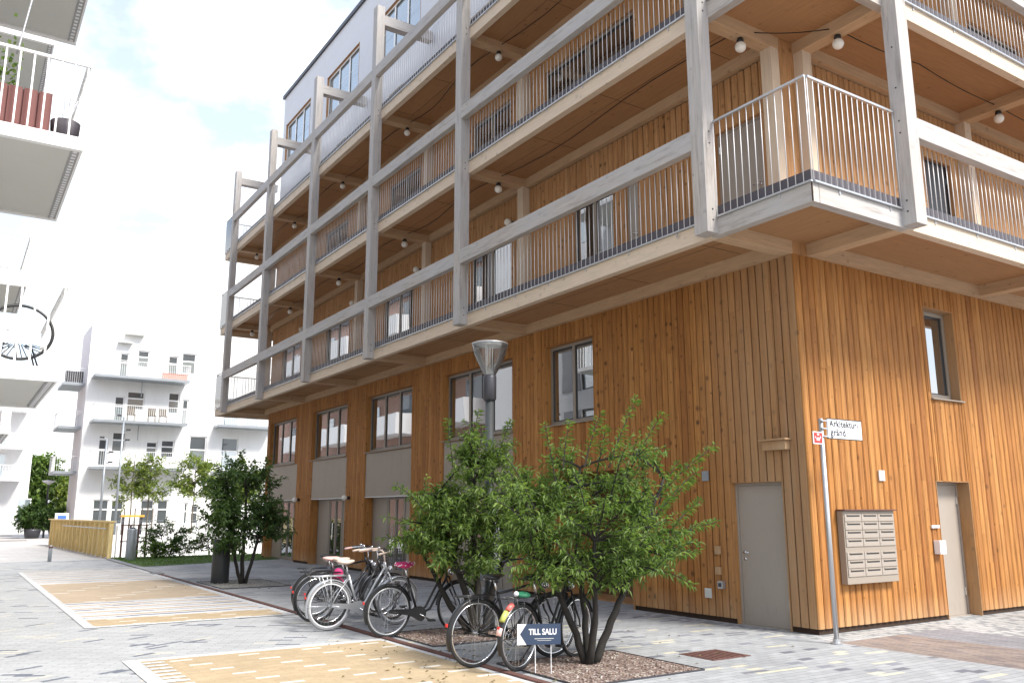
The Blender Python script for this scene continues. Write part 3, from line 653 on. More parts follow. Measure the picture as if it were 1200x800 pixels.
# railings, one per bay
def railing(p0, p1, zb, zt, face, handrail=False, glassy=False):
    """p0,p1 along-edge ends; face = function (a, d) -> (x, y), d outwards"""
    r = MB(); n = max(2, round(abs(p1 - p0) / .113)); lo, hi = min(p0, p1), max(p0, p1)
    for k in range(n + 1):
        a = lo + (hi - lo) * k / n
        r.tube((*face(a, .018), zb), (*face(a, .018), zt), .0062, n=6)
    o = r.build('railing', 'rail_white', TB, True)
    f = MB()
    x0, y0 = face(lo, .0); x1, y1 = face(hi, .038); f.box(x0, x1, y0, y1, zb - .02, zb + .002)
    if handrail: MB().box(x0, x1, y0, y1, zt, zt + .03).build('handrail', 'steel', o)
    k = 0; a = lo + .5
    while a < hi: x0, y0 = face(a - .012, -.012); x1, y1 = face(a + .012, .012); f.box(x0, x1, y0, y1, zb - .075, zb - .021); a += 1.05
    f.build('bottom_rail', 'steel', o)
    return o
fl = lambda a, d: (XF - d, a)
fr_ = lambda a, d: (a, YN - d)
ff_ = lambda a, d: (a, YF + d)
for li, (z0, z1) in enumerate(LV):
    zb = z1 + .02
    for p, q in zip(PY, PY[1:]): railing(p + PWD + .03, q - .03, zb, RB[li][0] + .002, fl)
    for p, q in zip(PX, PX[1:]): railing(p + PWD + .03, q - .03, zb, RB[li][0] + .002, fr_)
    railing(YN - .018, PY[0] - .02, zb, z1 + 1.36, fl, True); railing(XF - .018 + .04, PX[0] - .02, zb, z1 + 1.36, fr_, True)
    railing(PY[-1] + PWD + .02, YF, zb, z1 + 1.36, fl, True); railing(XF, 2.5, zb, z1 + 1.36, ff_, True)
    gl = MB(); gl.box(XF - .045, XF - .04, PY[-1] + PWD + .04, YF, zb + .03, z1 + 1.3); gl.build('glass_screen', 'clear', TB)

# upper walls
U1, U2 = (5.49, 8.45), (8.72, 11.5)
hu1 = [(.40, 1.36, 5.5, 7.62), (3.22, 3.58, 5.5, 7.55), (3.92, 5.22, 5.62, 7.6), (7.4, 9.2, 5.6, 7.6), (12.2, 14.1, 5.6, 7.6), (16.6, 18.6, 5.6, 7.6), (21, 23, 5.6, 7.6)]
hu2 = [(3.2, 6.1, 8.85, 10.9), (7.4, 9.15, 8.85, 10.9), (11.9, 13.9, 8.85, 10.9), (17, 19, 8.85, 10.9), (1.0, 2.0, 8.8, 10.9)]
for nm, (z0, z1), h in (('u', U1, hu1), ('u', U2, hu2)):
    boards('wall_cladding', 'y', .26, YE, z0, z1, h, TB, 'larch_in'); backing('wall_backing', 'y', .004, YE, z0 - .3, z1 + .3, h, TB, 'dark_back')
hr1 = [(3.62, 4.44, 5.5, 7.62), (.9, 1.9, 5.7, 7.6)]; hr1 = [(3.62, 4.44, 5.5, 7.62)]
hr2 = [(1.2, 3.4, 8.8, 10.9), (5.6, 7.6, 8.8, 10.9)]
for (z0, z1), h in ((U1, hr1), (U2, hr2)):
    boards('wall_cladding', 'x', .26, XE, z0, z1, h, TB, 'larch_in'); backing('wall_backing', 'x', .061, XE, z0 - .3, z1 + .3, h, TB, 'dark_back')
door(TB, 'y', .40, 1.36, 5.5, 7.62, .08, hside=0, reveal='larch_in'); door(TB, 'y', 3.22, 3.58, 5.5, 7.55, .06, reveal='larch_in', hinges=False)
window(TB, 'y', 3.92, 5.22, 5.62, 7.6, 2, .12, reveal='larch_in', sill=False, blind={0: (0, .42)})
for a, b, z0, z1 in hu1[3:]: window(TB, 'y', a, b, z0, z1, 2, .10, reveal='larch_in', sill=False)
for a, b, z0, z1 in hu2[:4]: window(TB, 'y', a, b, z0, z1, 2, .10, reveal='larch_in', sill=False, frame='frame_brown')
door(TB, 'y', 1.0, 2.0, 8.8, 10.9, .08, reveal='larch_in')
door(TB, 'x', 3.62, 4.44, 5.5, 7.62, .08, mat='dark_frame', reveal='larch_in')
for a, b, z0, z1 in hr2: window(TB, 'x', a, b, z0, z1, 2, .10, reveal='larch_in', sill=False)
# white top storeys and roof
hw = [(7.4, 10.4, 14.9, 16.9), (12.14, 15.0, 14.9, 16.9), (16.6, 19.5, 14.9, 16.9), (21.2, 24.0, 14.9, 16.9), (13.2, 14.2, 11.85, 13.9), (17.5, 18.4, 11.85, 13.9), (8.2, 10.0, 11.85, 13.9), (3.0, 5.0, 11.85, 13.9)]
backing('upper_wall', 'y', 0, YE + .1, 11.78, 18.2, hw, TB, 'panel_white', -.02, .2)
backing('upper_wall', 'x', .201, XE, 11.78, 18.2, [], TB, 'panel_white', -.02, .2)
grv = MB()
for z in (12.6, 13.4, 14.3, 15.2, 16.1, 17.0, 17.6): grv.box(-.0215, -.0195, 0, YE + .1, z, z + .012)
grv.build('panel_joints', 'soffit_grey', TB)
for a, b, z0, z1 in hw: window(TB, 'y', a, b, z0, z1, 3 if b - a > 2.5 else 1, .12, reveal='warm_z' if z0 > 14 else 'white_paint', sill=False, frame='white_paint', glass='glass_blue')
q = MB(); q.box(-.09, XE, -.09, YE + .2, 18.2, 18.34); q.build('roof', 'dark_metal', TB)
q = MB(); q.box(.6, XE - .1, .45, .5, 0, 18.2); q.box(.5, XE, .5, YE, 0, .02); q.box(XE - .1, XE, .0, YE, 0, 18.2); q.box(.2, XE, YE - .05, YE, 0, 18.2); q.build('core_light_block', 'larch_in', TB)  # unseen core walls, added to block light through the building
for zf in (2.9, 5.3, 8.5, 11.6, 14.5):
    MB().box(.55, XE - .1, .51, YE - .06, zf, zf + .1).build('floor_slab', 'soffit_grey', TB)
MB().box(2.2, 2.3, .2, YE - .1, 0, 18).build('inner_wall', 'beige_panel', TB)

# ------------------------------------------------------------------ white apartment block on the left
LB = thing('white_apartment_block', 'white apartment block close on the left with cantilevered white railing balconies', 'building', (-10.6, 5, 0))
def lb(mb, name, mat, parent=None, smooth=False):
    o = mb.build(name, mat, parent or LB, smooth)
    if not parent: o.location = (10.6, -5, 0)
    return o
LX = -10.6; LY0, LY1 = -3.5, 26.0  # unseen wall, made longer and taller to block sky light on the timber facade
wl = []
ZF = [.1, 3.3, 6.3, 9.3, 12.3]
for zf in ZF[1:]:
    for y in (-1.5, 2.2, 5.0, 8.2, 11.2, 14.5, 17.6, 20.6): wl.append((y, y + 1.5, zf + .1, zf + 2.3))
for y in (3, 6.5, 10, 13.5, 17, 20): wl.append((y, y + 2, .3, 2.6))
mb = MB()
A = sorted({LY0, LY1} | {q for h in wl for q in h[:2]}); Zs = sorted({0, 16.6} | {q for h in wl for q in h[2:]})
for p, q in zip(A, A[1:]):
    for u, v in zip(Zs, Zs[1:]):
        if not any(h[0] < (p + q) / 2 < h[1] and h[2] < (u + v) / 2 < h[3] for h in wl): mb.box(LX - .3, LX, p, q, u, v)
mb.box(LX - 10, LX - .3, LY0, LY0 + .3, 0, 16.6); mb.box(LX - 10, LX - .3, LY1 - .3, LY1, 0, 16.6); mb.box(LX - 10.3, LX - 10, LY0, LY1, 0, 16.6)
mb.box(LX - 10.3, LX + .1, LY0 - .1, LY1 + .1, 16.602, 16.8)
lb(mb, 'wall', 'white')
for zf in ZF[1:4]:
    p = MB()
    for y in (3.75, 9.75, 12.75, 16.05, 19.1): p.box(LX + .002, LX + .03, y, y + 1.2, zf + .1, zf + 2.3)
    lb(p, 'wall_panel', 'mortar')
for h in wl:
    f = MB(); f.box(LX - .16, LX - .08, h[0], h[0] + .07, h[2], h[3]); f.box(LX - .16, LX - .08, h[1] - .07, h[1], h[2], h[3]); f.box(LX - .16, LX - .08, h[0] + .07, h[1] - .07, h[2], h[2] + .07); f.box(LX - .16, LX - .08, h[0] + .07, h[1] - .07, h[3] - .07, h[3])
    w = lb(f, 'window', 'dark_frame'); lb(MB().box(LX - .13, LX - .12, h[0] + .07, h[1] - .07, h[2] + .07, h[3] - .07), 'glass_pane', 'glass_blue', w)
BXO = -8.87
def lb_balcony(y0, y1, z, x1=BXO, strip=True):
    b = MB(); b.box(LX + .001, x1, y0, y0 + .09, z, z + .17); b.box(LX + .001, x1, y1 - .09, y1, z, z + .17); b.box(x1 - .03, x1, y0 + .09, y1 - .09, z + .02, z + .17)
    o = lb(b, 'balcony', 'white_paint')
    lb(MB().box(LX + .001, x1 - .13, y0 + .09, y1 - .09, z + .03, z + .12), 'balcony_soffit', 'soffit_grey', o)
    c = MB(); c.box(x1 - .13, x1 - .031, y0 + .09, y1 - .09, z + .012, z + .06)
    lb(c, 'edge_channel', 'rust' if False else 'mortar', o)
    if strip:
        d = MB(); n = int((y1 - y0) / .11)
        for k in range(n):
            yy = y0 + .12 + k * .11
            d.box(x1 - .105, x1 - .055, yy, yy + .055, z + .008, z + .0125)
        lb(d, 'edge_perforation', 'signwhite', o)
    r = MB(); zt = z + 1.17
    n = int((x1 - LX - .1) / .155)
    for k in range(n + 1): x = x1 - .03 - k * .155; r.box(x - .011, x + .011, y0 + .02, y0 + .035, z + .17, zt); 
    for k in range(n + 1): x = x1 - .03 - k * .155; r.box(x - .011, x + .011, y1 - .035, y1 - .02, z + .17, zt)
    n = int((y1 - y0) / .155)
    for k in range(1, n): y = y0 + k * .155; r.box(x1 - .04, x1 - .012, y - .004, y + .004, z + .17, zt)
    r.box(LX + .001, x1, y0 + .01, y0 + .05, zt, zt + .035); r.box(LX + .001, x1, y1 - .05, y1 - .01, zt, zt + .035); r.box(x1 - .05, x1, y0 + .05, y1 - .05, zt, zt + .035)
    lb(r, 'balcony_railing', 'white_paint', o)
    return o
for z in (3.17, 6.17, 9.25, 12.3): lb_balcony(3.93, 7.17, z)
for z in (3.3, 6.62, 9.6, 12.6): lb_balcony(13.9, 17.1, z)
for y, z0, z1 in ((4.4, 4.4, 9.25), ): lb(MB().tube((-9.5, 4.2, 9.25), (-9.72, 4.0, 7.3), .012), 'tie_rod', 'steel')
# things on those balconies
t = thing('planter_box', 'red brown slatted planter box behind the white bars of the middle balcony', 'planter', (-9.75, 4.1, 6.34))
for k in range(6): MB().box(-.52 + k * .17, -.37 + k * .17, 0, .03, 0, .58).build('slat', 'redwood', t)
MB().box(-.52, .48, .032, .36, 0, .57).build('box', 'redwood', t)
pl = MB()
for _ in range(160):
    c = Vector((rnd.uniform(-.5, .1), rnd.uniform(.05, .3), .57 + abs(rnd.gauss(.25, .22)))); d = Vector((rnd.uniform(-1, 1), rnd.uniform(-1, 1), rnd.uniform(-.2, 1))).normalized() * .07; s = d.orthogonal().normalized() * .03
    pl.quad(c, c + d * .5 + s, c + d, c + d * .5 - s)
tag(pl.build('potted_plant', 'leaf_light', None, False, (-9.75, 4.1, 6.34)), 'bright green plant growing out of the red brown balcony planter', 'plant')
t = thing('plant_pot', 'dark grey round pot in the corner of the middle white balcony', 'pot', (-9.08, 4.25, 6.34))
MB().lathe((0, 0, 0), [(.13, 0), (.17, .15), (.18, .28), (.16, .29), (.15, .25)], 18).build('pot', 'skirt', t, True)
pl = MB()
for k in range(9):
    a = k * .7; pl.poly([(0, 0, .24), (.1 * math.cos(a), .1 * math.sin(a), .55), (.24 * math.cos(a), .24 * math.sin(a), .82)], [.008, .006, .002], 4)
pl.build('stems', 'silver', t)
t = thing('lounge_chair', 'round black wire lounge chair standing on the lowest white balcony', 'chair', (-9.32, 4.55, 3.34), math.radians(0))
r = MB(); pts = [(.38 * math.cos(a), .06 + .20 * math.sin(a) * .4, .52 + .36 * math.sin(a)) for a in [2 * math.pi * k / 40 for k in range(40)]]; r.poly(pts, .02, 8, closed=True); r.build('hoop', 'black', t, True)
r = MB()
for k in range(12):
    a = math.radians(200 + k * 12); r.poly([pts[int((200 + k * 12) / 9) % 40], (.12 * math.cos(a), .34, .40)], .007, 5)
for k in range(10):
    x = -.3 + k * .066; r.poly([(x, .05, .30 + .12 * abs(x)), (x * .6, .36, .42)], .006, 5)
r.build('wire_seat', 'black', t)
for sx, sy in ((-1, -1), (1, -1), (-1, 1), (1, 1)): MB().tube((.16 * sx, .12 + .12 * sy, .30), (.26 * sx, .12 + .22 * sy, 0), .011, n=6).build('leg', 'black', t)
t = thing('balcony_table', 'small white slatted table beside the black round chair', 'table', (-10.0, 4.4, 3.34))
q = MB()
for k in range(6): q.box(-.3 + k * .1, -.22 + k * .1, -.22, .22, .55, .57)
q.build('tabletop', 'white_paint', t)
for sx in (-1, 1):
    for sy in (-1, 1): MB().box(.25 * sx - .015, .25 * sx + .015, .18 * sy - .015, .18 * sy + .015, 0, .55).build('leg', 'white_paint', t)

# ------------------------------------------------------------------ far white block across the canal
FB = thing('far_apartment_block', 'bright white apartment block across the canal with pale blue balconies', 'building', (3, 58, 0))
def fb(mb, name, mat, parent=None, smooth=False):
    o = mb.build(name, mat, parent or FB, smooth)
    if not parent: o.location = (-3, -58, 0)
    return o
FY = 54.5; FX0, FX1 = -2.95, 24
# (x0,x1,z0,z1, glass)
fw = [(-1.2, -.55, 7.6, 9.35), (-.45, .70, 8.45, 9.75), (2.2, 2.98, 8.35, 9.85), (3.15, 3.6, 7.6, 9.4),
      (-1.95, -1.32, 4.65, 6.45), (-1.15, -.28, 5.55, 6.95), (1.0, 1.75, 5.3, 6.4), (1.95, 2.85, 5.3, 6.55),
      (-1.95, -.95, .85, 2.5), (-.85, -.05, .85, 2.45), (.95, 1.85, .9, 2.5), (2.0, 2.75, .85, 2.5), (3.75, 4.05, .85, 2.3), (4.2, 4.75, .85, 2.15),
      (-1.1, -.5, 10.65, 12.3), (.0, .8, 11.4, 12.6), (2.0, 2.7, 11.0, 12.4), (2.9, 3.9, 11.2, 12.7), (3.8, 5.0, 4.5, 6.9), (6, 7.2, 4.5, 6.9), (6, 7.2, 7.7, 9.7), (7.6, 8.6, 7.7, 9.6)]
mb = MB(); A = sorted({FX0, FX1} | {q for h in fw for q in h[:2]}); Zs = sorted({-.05, 14.0} | {q for h in fw for q in h[2:]})
for p, q in zip(A, A[1:]):
    for u, v in zip(Zs, Zs[1:]):
        if not any(h[0] < (p + q) / 2 < h[1] and h[2] < (u + v) / 2 < h[3] for h in fw): mb.box(p, q, FY, FY + .3, u, v)
mb.box(FX1 - .3, FX1, FY + .3, 59, 0, 14.0); mb.box(FX0, FX1, 59, 59.3, 0, 14.0); mb.box(FX0, FX1, FY, 59.3, 14.002, 14.08)
fb(mb, 'wall', 'white')
fb(MB().box(FX0 - .001, FX0 + .25, FY + .301, 59, 0, 14.0), 'side_wall', 'pinkish')
for i, h in enumerate(fw):
    f = MB(); t_ = .09; f.box(h[0], h[0] + t_, FY + .08, FY + .16, h[2], h[3]); f.box(h[1] - t_, h[1], FY + .08, FY + .16, h[2], h[3]); f.box(h[0] + t_, h[1] - t_, FY + .08, FY + .16, h[2], h[2] + t_); f.box(h[0] + t_, h[1] - t_, FY + .08, FY + .16, h[3] - t_, h[3])
    f.box(h[0] + t_, h[1] - t_, FY + .078, FY + .16, h[2] + (h[3] - h[2]) * .58, h[2] + (h[3] - h[2]) * .58 + t_)
    w = fb(f, 'window', 'white_paint')
    fb(MB().box(h[0] + t_, h[1] - t_, FY + .11, FY + .13, h[2] + t_, h[2] + (h[3] - h[2]) * .58), 'glass_pane', 'glass_far' if i in (4, 7, 8, 9, 10, 11, 12, 13) else 'glass_blue', w)
    fb(MB().box(h[0] + t_, h[1] - t_, FY + .11, FY + .13, h[2] + (h[3] - h[2]) * .58 + t_, h[3] - t_), 'glass_pane', 'glass_far', w)
def fb_balcony(x0, x1, y0, y1, z, glass=False):
    b = fb(MB().box(x0, x1, y0, y1, z, z + .17), 'balcony', 'poleblue')
    r = MB(); zt = z + 1.15
    for x in [x0 + .02 + k * (x1 - x0 - .04) / int((x1 - x0) / .13) for k in range(int((x1 - x0) / .13) + 1)]: r.box(x - .006, x + .006, y0 + .01, y0 + .022, z + .17, zt)
    n = int((y1 - y0) / .2)
    for k in range(n + 1):
        y = y0 + k * (y1 - y0) / n
        for x in (x0 + .01, x1 - .02): r.box(x, x + .012, y - .006, y + .006, z + .17, zt)
    for a in ((x0, x1, y0, y0 + .03), (x0, x0 + .03, y0 + .03, y1), (x1 - .03, x1, y0 + .03, y1)): r.box(*a, zt, zt + .03)
    fb(r, 'balcony_railing', 'white_paint', b); return b
for x0, x1, z in ((-2.7, 3.25, 10.38), (-2.56, 3.3, 7.43), (-2.45, 3.4, 4.4), (5.4, 9.4, 7.5), (5.4, 9.6, 4.3)):
    fb_balcony(x0, x1, FY - 1.5, FY - .001, z)
for z in (10.0, 7.1, 4.15): fb_balcony(-4.3, FX0 - .002, 55.4, 58.9, z)
for x in (.4, ):
    for z in (7.0, 9.95): fb(MB().tube((x, FY - .3, z - .6), (x, FY - .3, z + .42), .03), 'downpipe', 'poleblue')
aw = fb(MB().box(-4.2, -3.1, 55.5, 55.56, 10.2, 10.95), 'balcony_screen', 'dark_metal')
for z in (13.55, 12.95): fb(MB().box(-.9 if z > 13 else -1.3, .3 if z > 13 else -.4, FY - .5, FY - .01, z, z + .06), 'awning', 'soffit_grey')
for k, (x, nm) in enumerate(((-.25, 'left'), (1.05, 'middle'), (1.75, 'right'))):
    lab = {'left': 'wooden folding chair standing apart at left on the second far balcony', 'middle': 'wooden folding chair in the middle of the second far balcony', 'right': 'wooden folding chair at the right end of the chairs on the far balcony'}[nm]
    t = thing('folding_chair', lab, 'chair', (x, FY - 1.1, 7.6), 0, 'chairs on the far balcony')
    MB().box(-.25, .25, -.22, .22, .40, .44).build('seat', 'barkgrey', t)
    q = MB()
    for j in range(4): q.box(-.24 + j * .125, -.14 + j * .125, .2, .23, .44, .95)
    q.build('backrest', 'barkgrey', t)
    for sx in (-1, 1):
        for sy in (-1, 1): MB().box(.22 * sx - .02, .22 * sx + .02, .2 * sy - .02, .2 * sy + .02, 0, .4).build('leg', 'barkgrey', t)
t = thing('flower_trough', 'long salmon flower trough on the top balcony of the far white block', 'planter', (2.3, FY - 1.2, 10.55))
MB().box(-.8, .8, -.15, .15, 0, .38).build('trough', 'terracotta', t)
MB().box(-.83, .83, -.18, .18, .381, .42).build('rim', 'terracotta', t)

# second far block behind on the left
CB = thing('distant_apartment_block', 'distant pale block with stacked balconies at the far left', 'building', (-9, 76, 0))
def cbb(mb, name, mat, parent=None):
    o = mb.build(name, mat, parent or CB)
    if not parent: o.location = (9, -76, 0)
    return o
cbb(MB().box(-20, -4.5, 72, 84, 0, 11.5), 'wall', 'white'); cbb(MB().box(-20, -4.45, 71.95, 84.1, 11.502, 11.8), 'roof', 'soffit_grey')
for z in (9.6, 6.6, 4.1):
    b = cbb(MB().box(-14, -5.2, 70.2, 71.99, z, z + .25), 'balcony', 'white_paint')
    r = MB()
    for k in range(46): x = -13.95 + k * .19; r.box(x, x + .03, 70.22, 70.25, z + .25, z + 1.2)
    r.box(-14, -5.2, 70.2, 70.27, z + 1.2, z + 1.25); cbb(r, 'balcony_railing', 'white_paint', b)
for x, z in ((-7.2, 4.5), (-7.2, 7.0), (-9.5, 4.5), (-9.5, 7.0), (-5.1, 1.0), (-7.2, .7), (-9.5, .7)):
    w = cbb(MB().box(x - .08, x + .88, 71.96, 71.999, z - .08, z + 1.78), 'window', 'white_paint'); cbb(MB().box(x, x + .8, 71.93, 71.959, z, z + 1.7), 'glass_pane', 'glass_blue', w)

BB = thing('brown_apartment_block', 'pinkish brown block with white balcony fronts, seen mirrored in the timber building windows', 'building', (-16, 45, 0))
def bbb(mb, name, mat, parent=None):
    o = mb.build(name, mat, parent or BB)
    if not parent: o.location = (16, -45, 0)
    return o
bbb(MB().box(-22, -13, 28, 66, 0, 15), 'wall', 'brownwall'); bbb(MB().box(-22.1, -12.9, 27.9, 66.1, 15.002, 15.3), 'roof', 'dark_metal')
for z in (3.2, 6.2, 9.2, 12.2):
    for y in (30, 38, 46, 54):
        bbb(MB().box(-12.998, -11.5, y, y + 5, z, z + 1.2), 'balcony', 'white_paint')
        bbb(MB().box(-12.999, -12.9, y + .4, y + 2.2, z + 1.201, z + 2.5), 'window', 'glass_far'); bbb(MB().box(-12.999, -12.9, y + 5.6, y + 7, z + .3, z + 2.2), 'window', 'glass_blue')
# ------------------------------------------------------------------ canal side
BP = thing('bridge_parapet', 'yellow wooden bridge parapet of upright boards beside the canal path', 'fence', (-4.7, 26.85, 0))
p0, p1 = Vector((-4.7, 26.85, 0)), Vector((-5.22, 43.6, 0)); dv = p1 - p0; Ln = dv.length; dn = dv.normalized(); nn = Vector((-dn.y, dn.x, 0))
def along(mb, s0, s1, t0, t1, z0, z1):
    c = [dn * s0 + nn * t0, dn * s1 + nn * t0, dn * s1 + nn * t1, dn * s0 + nn * t1]; i = len(mb.v)
    mb.v += [(v.x, v.y, z0) for v in c] + [(v.x, v.y, z1) for v in c]
    mb.f += [(i, i + 3, i + 2, i + 1), (i + 4, i + 5, i + 6, i + 7), (i, i + 1, i + 5, i + 4), (i + 1, i + 2, i + 6, i + 5), (i + 2, i + 3, i + 7, i + 6), (i + 3, i, i + 4, i + 7)]
q = MB(); n = 64
for k in range(n): along(q, Ln * k / n + .01, Ln * (k + 1) / n - .01, -.02, .02 , .03, 1.28)
q.build('boards', 'yellowwood', BP)
for k in range(16): q = MB(); along(q, Ln * k / 16 - .05, Ln * k / 16 + .06, .021, .13, .0, 1.24); q.build('post', 'yellowwood', BP)
q = MB(); along(q, -.02, Ln, -.08, .14, 1.281, 1.33); q.build('cap_rail', 'yellowwood', BP)
q = MB(); q.poly([tuple(dn * s + nn * .19 + Vector((0, 0, 1.05))) for s in (.3, 4, 8, 11)], .022, 8); q.build('handrail', 'steel', BP, True)
CR = thing('canal_railing', 'dark steel posts and rail beside the end of the yellow parapet', 'railing', (-4.3, 27.4, 0))
for k in range(4):
    MB().box(k * .28 - .03, k * .28 + .03, -.03, .03, -.01, 1.15).build('post', 'rust', CR)
MB().box(-.05, .9, -.02, .02, 1.151, 1.19).build('rail', 'rust', CR); MB().box(-.05, .9, .031, .05, .55, .59).build('rail', 'rust', CR); MB().tube((-.2, -.1, 0), (-.2, -.1, 1.15), .025).build('post', 'white_paint', CR)
FR = thing('far_quay_railing', 'thin grey railing along the far canal quay before the white block', 'railing', (XL + .3, 47.1, .38))
q = MB()
for k in range(22): q.box(k * .9 - .02, k * .9 + .02, -.02, .02, 0, .78)
q.build('posts', 'poleblue', FR); q = MB()
for z in (.3, .55, .8): q.box(-.05, 19, -.015, .015, z - .02, z)
q.build('rails', 'poleblue', FR)
t = thing('bollard', 'short dark bollard standing alone on the path before the yellow parapet', 'bollard', (-6.75, 25.9, 0))
MB().lathe((0, 0, 0), [(.06, 0), (.06, .50), (.05, .53), (.01, .54)], 14).build('post', 'poleblue', t, True); MB().lathe((0, 0, .44), [(.0605, 0), (.063, .01), (.063, .06), (.0605, .07)], 14).build('collar', 'rust', t, True)
t = thing('litter_bin', 'tall grey green litter bin at the edge of the grass beside the canal', 'litter bin', (-4.32, 25.2, 0))
MB().lathe((0, 0, 0), [(.16, 0), (.17, .02), (.17, 1.02), (.16, 1.06), (.10, 1.08)], 20).build('body', 'poleblue', t, True); MB().lathe((0, 0, 1.08), [(.1, 0), (.09, .03), (.01, .035)], 20).build('lid', 'dark_metal', t, True)
t = thing('litter_bin', 'charcoal litter bin half hidden behind the dark leafy tree', 'litter bin', (-4.36, 13.22, 0))
MB().lathe((0, 0, 0), [(.19, 0), (.20, .02), (.20, .92), (.18, .95)], 22).build('body', 'bin', t, True); MB().lathe((0, 0, .951), [(.19, 0), (.19, .04), (.05, .06)], 22).build('lid', 'dark_metal', t, True)
def light_pole(x, y, h, lab):
    t = thing('light_pole', lab, 'lamp post', (x, y, 0), 0, 'light poles on the far quay')
    MB().tube((0, 0, 0), (0, 0, h), .085, .055, 10).build('pole', 'poleblue', t, True)
    for s, z in ((-1, h - .05), (1, h - .9), (1, h - 1.5)):
        a = MB(); a.tube((0, 0, z), (.28 * s, -.05, z + .08), .025); a.build('arm', 'poleblue', t)
        MB().box(.28 * s - .12, .28 * s + .12, -.16, .06, z + .06, z + .15).build('spotlight', 'dark_metal', t)
light_pole(-2.25, 48.5, 6.0, 'shorter grey light pole on the far quay, left of the thin street tree')
light_pole(-1.42, 48.4, 7.35, 'taller grey light pole with spotlights before the far white block')
t = thing('lamp_post', 'distant dark lamp post with flat white head among the shrubs', 'lamp post', (-4.3, 58, 0))
MB().tube((0, 0, 0), (0, 0, 3.5), .07, .05, 8).build('pole', 'dark_metal', t); MB().lathe((0, 0, 3.5), [(.05, 0), (.4, .22), (.42, .26), (.05, .3)], 14).build('head', 'signwhite', t, True)
t = thing('notice_board', 'small white and blue notice board behind the yellow parapet', 'sign', (-4.2, 49, 0))
MB().box(-.36, .36, -.02, .02, 1.08, 1.62).build('board', 'signwhite', t); MB().box(-.22, .22, -.028, -.021, 1.2, 1.48).build('panel', 'blue', t)
for sx in (-1, 1): MB().box(.3 * sx - .02, .3 * sx + .02, .021, .05, 0, 1.5).build('leg', 'steel', t)
t = thing('quay_bench', 'orange topped bench on the far quay behind the canal railing', 'bench', (-.4, 49, 0))
MB().box(-.65, .65, -.3, .3, 1.38, 1.5).build('seat', 'orange', t)
for sx in (-1, 1): MB().box(.5 * sx - .05, .5 * sx + .05, -.25, .25, 0, 1.38).build('leg', 'dark_metal', t)

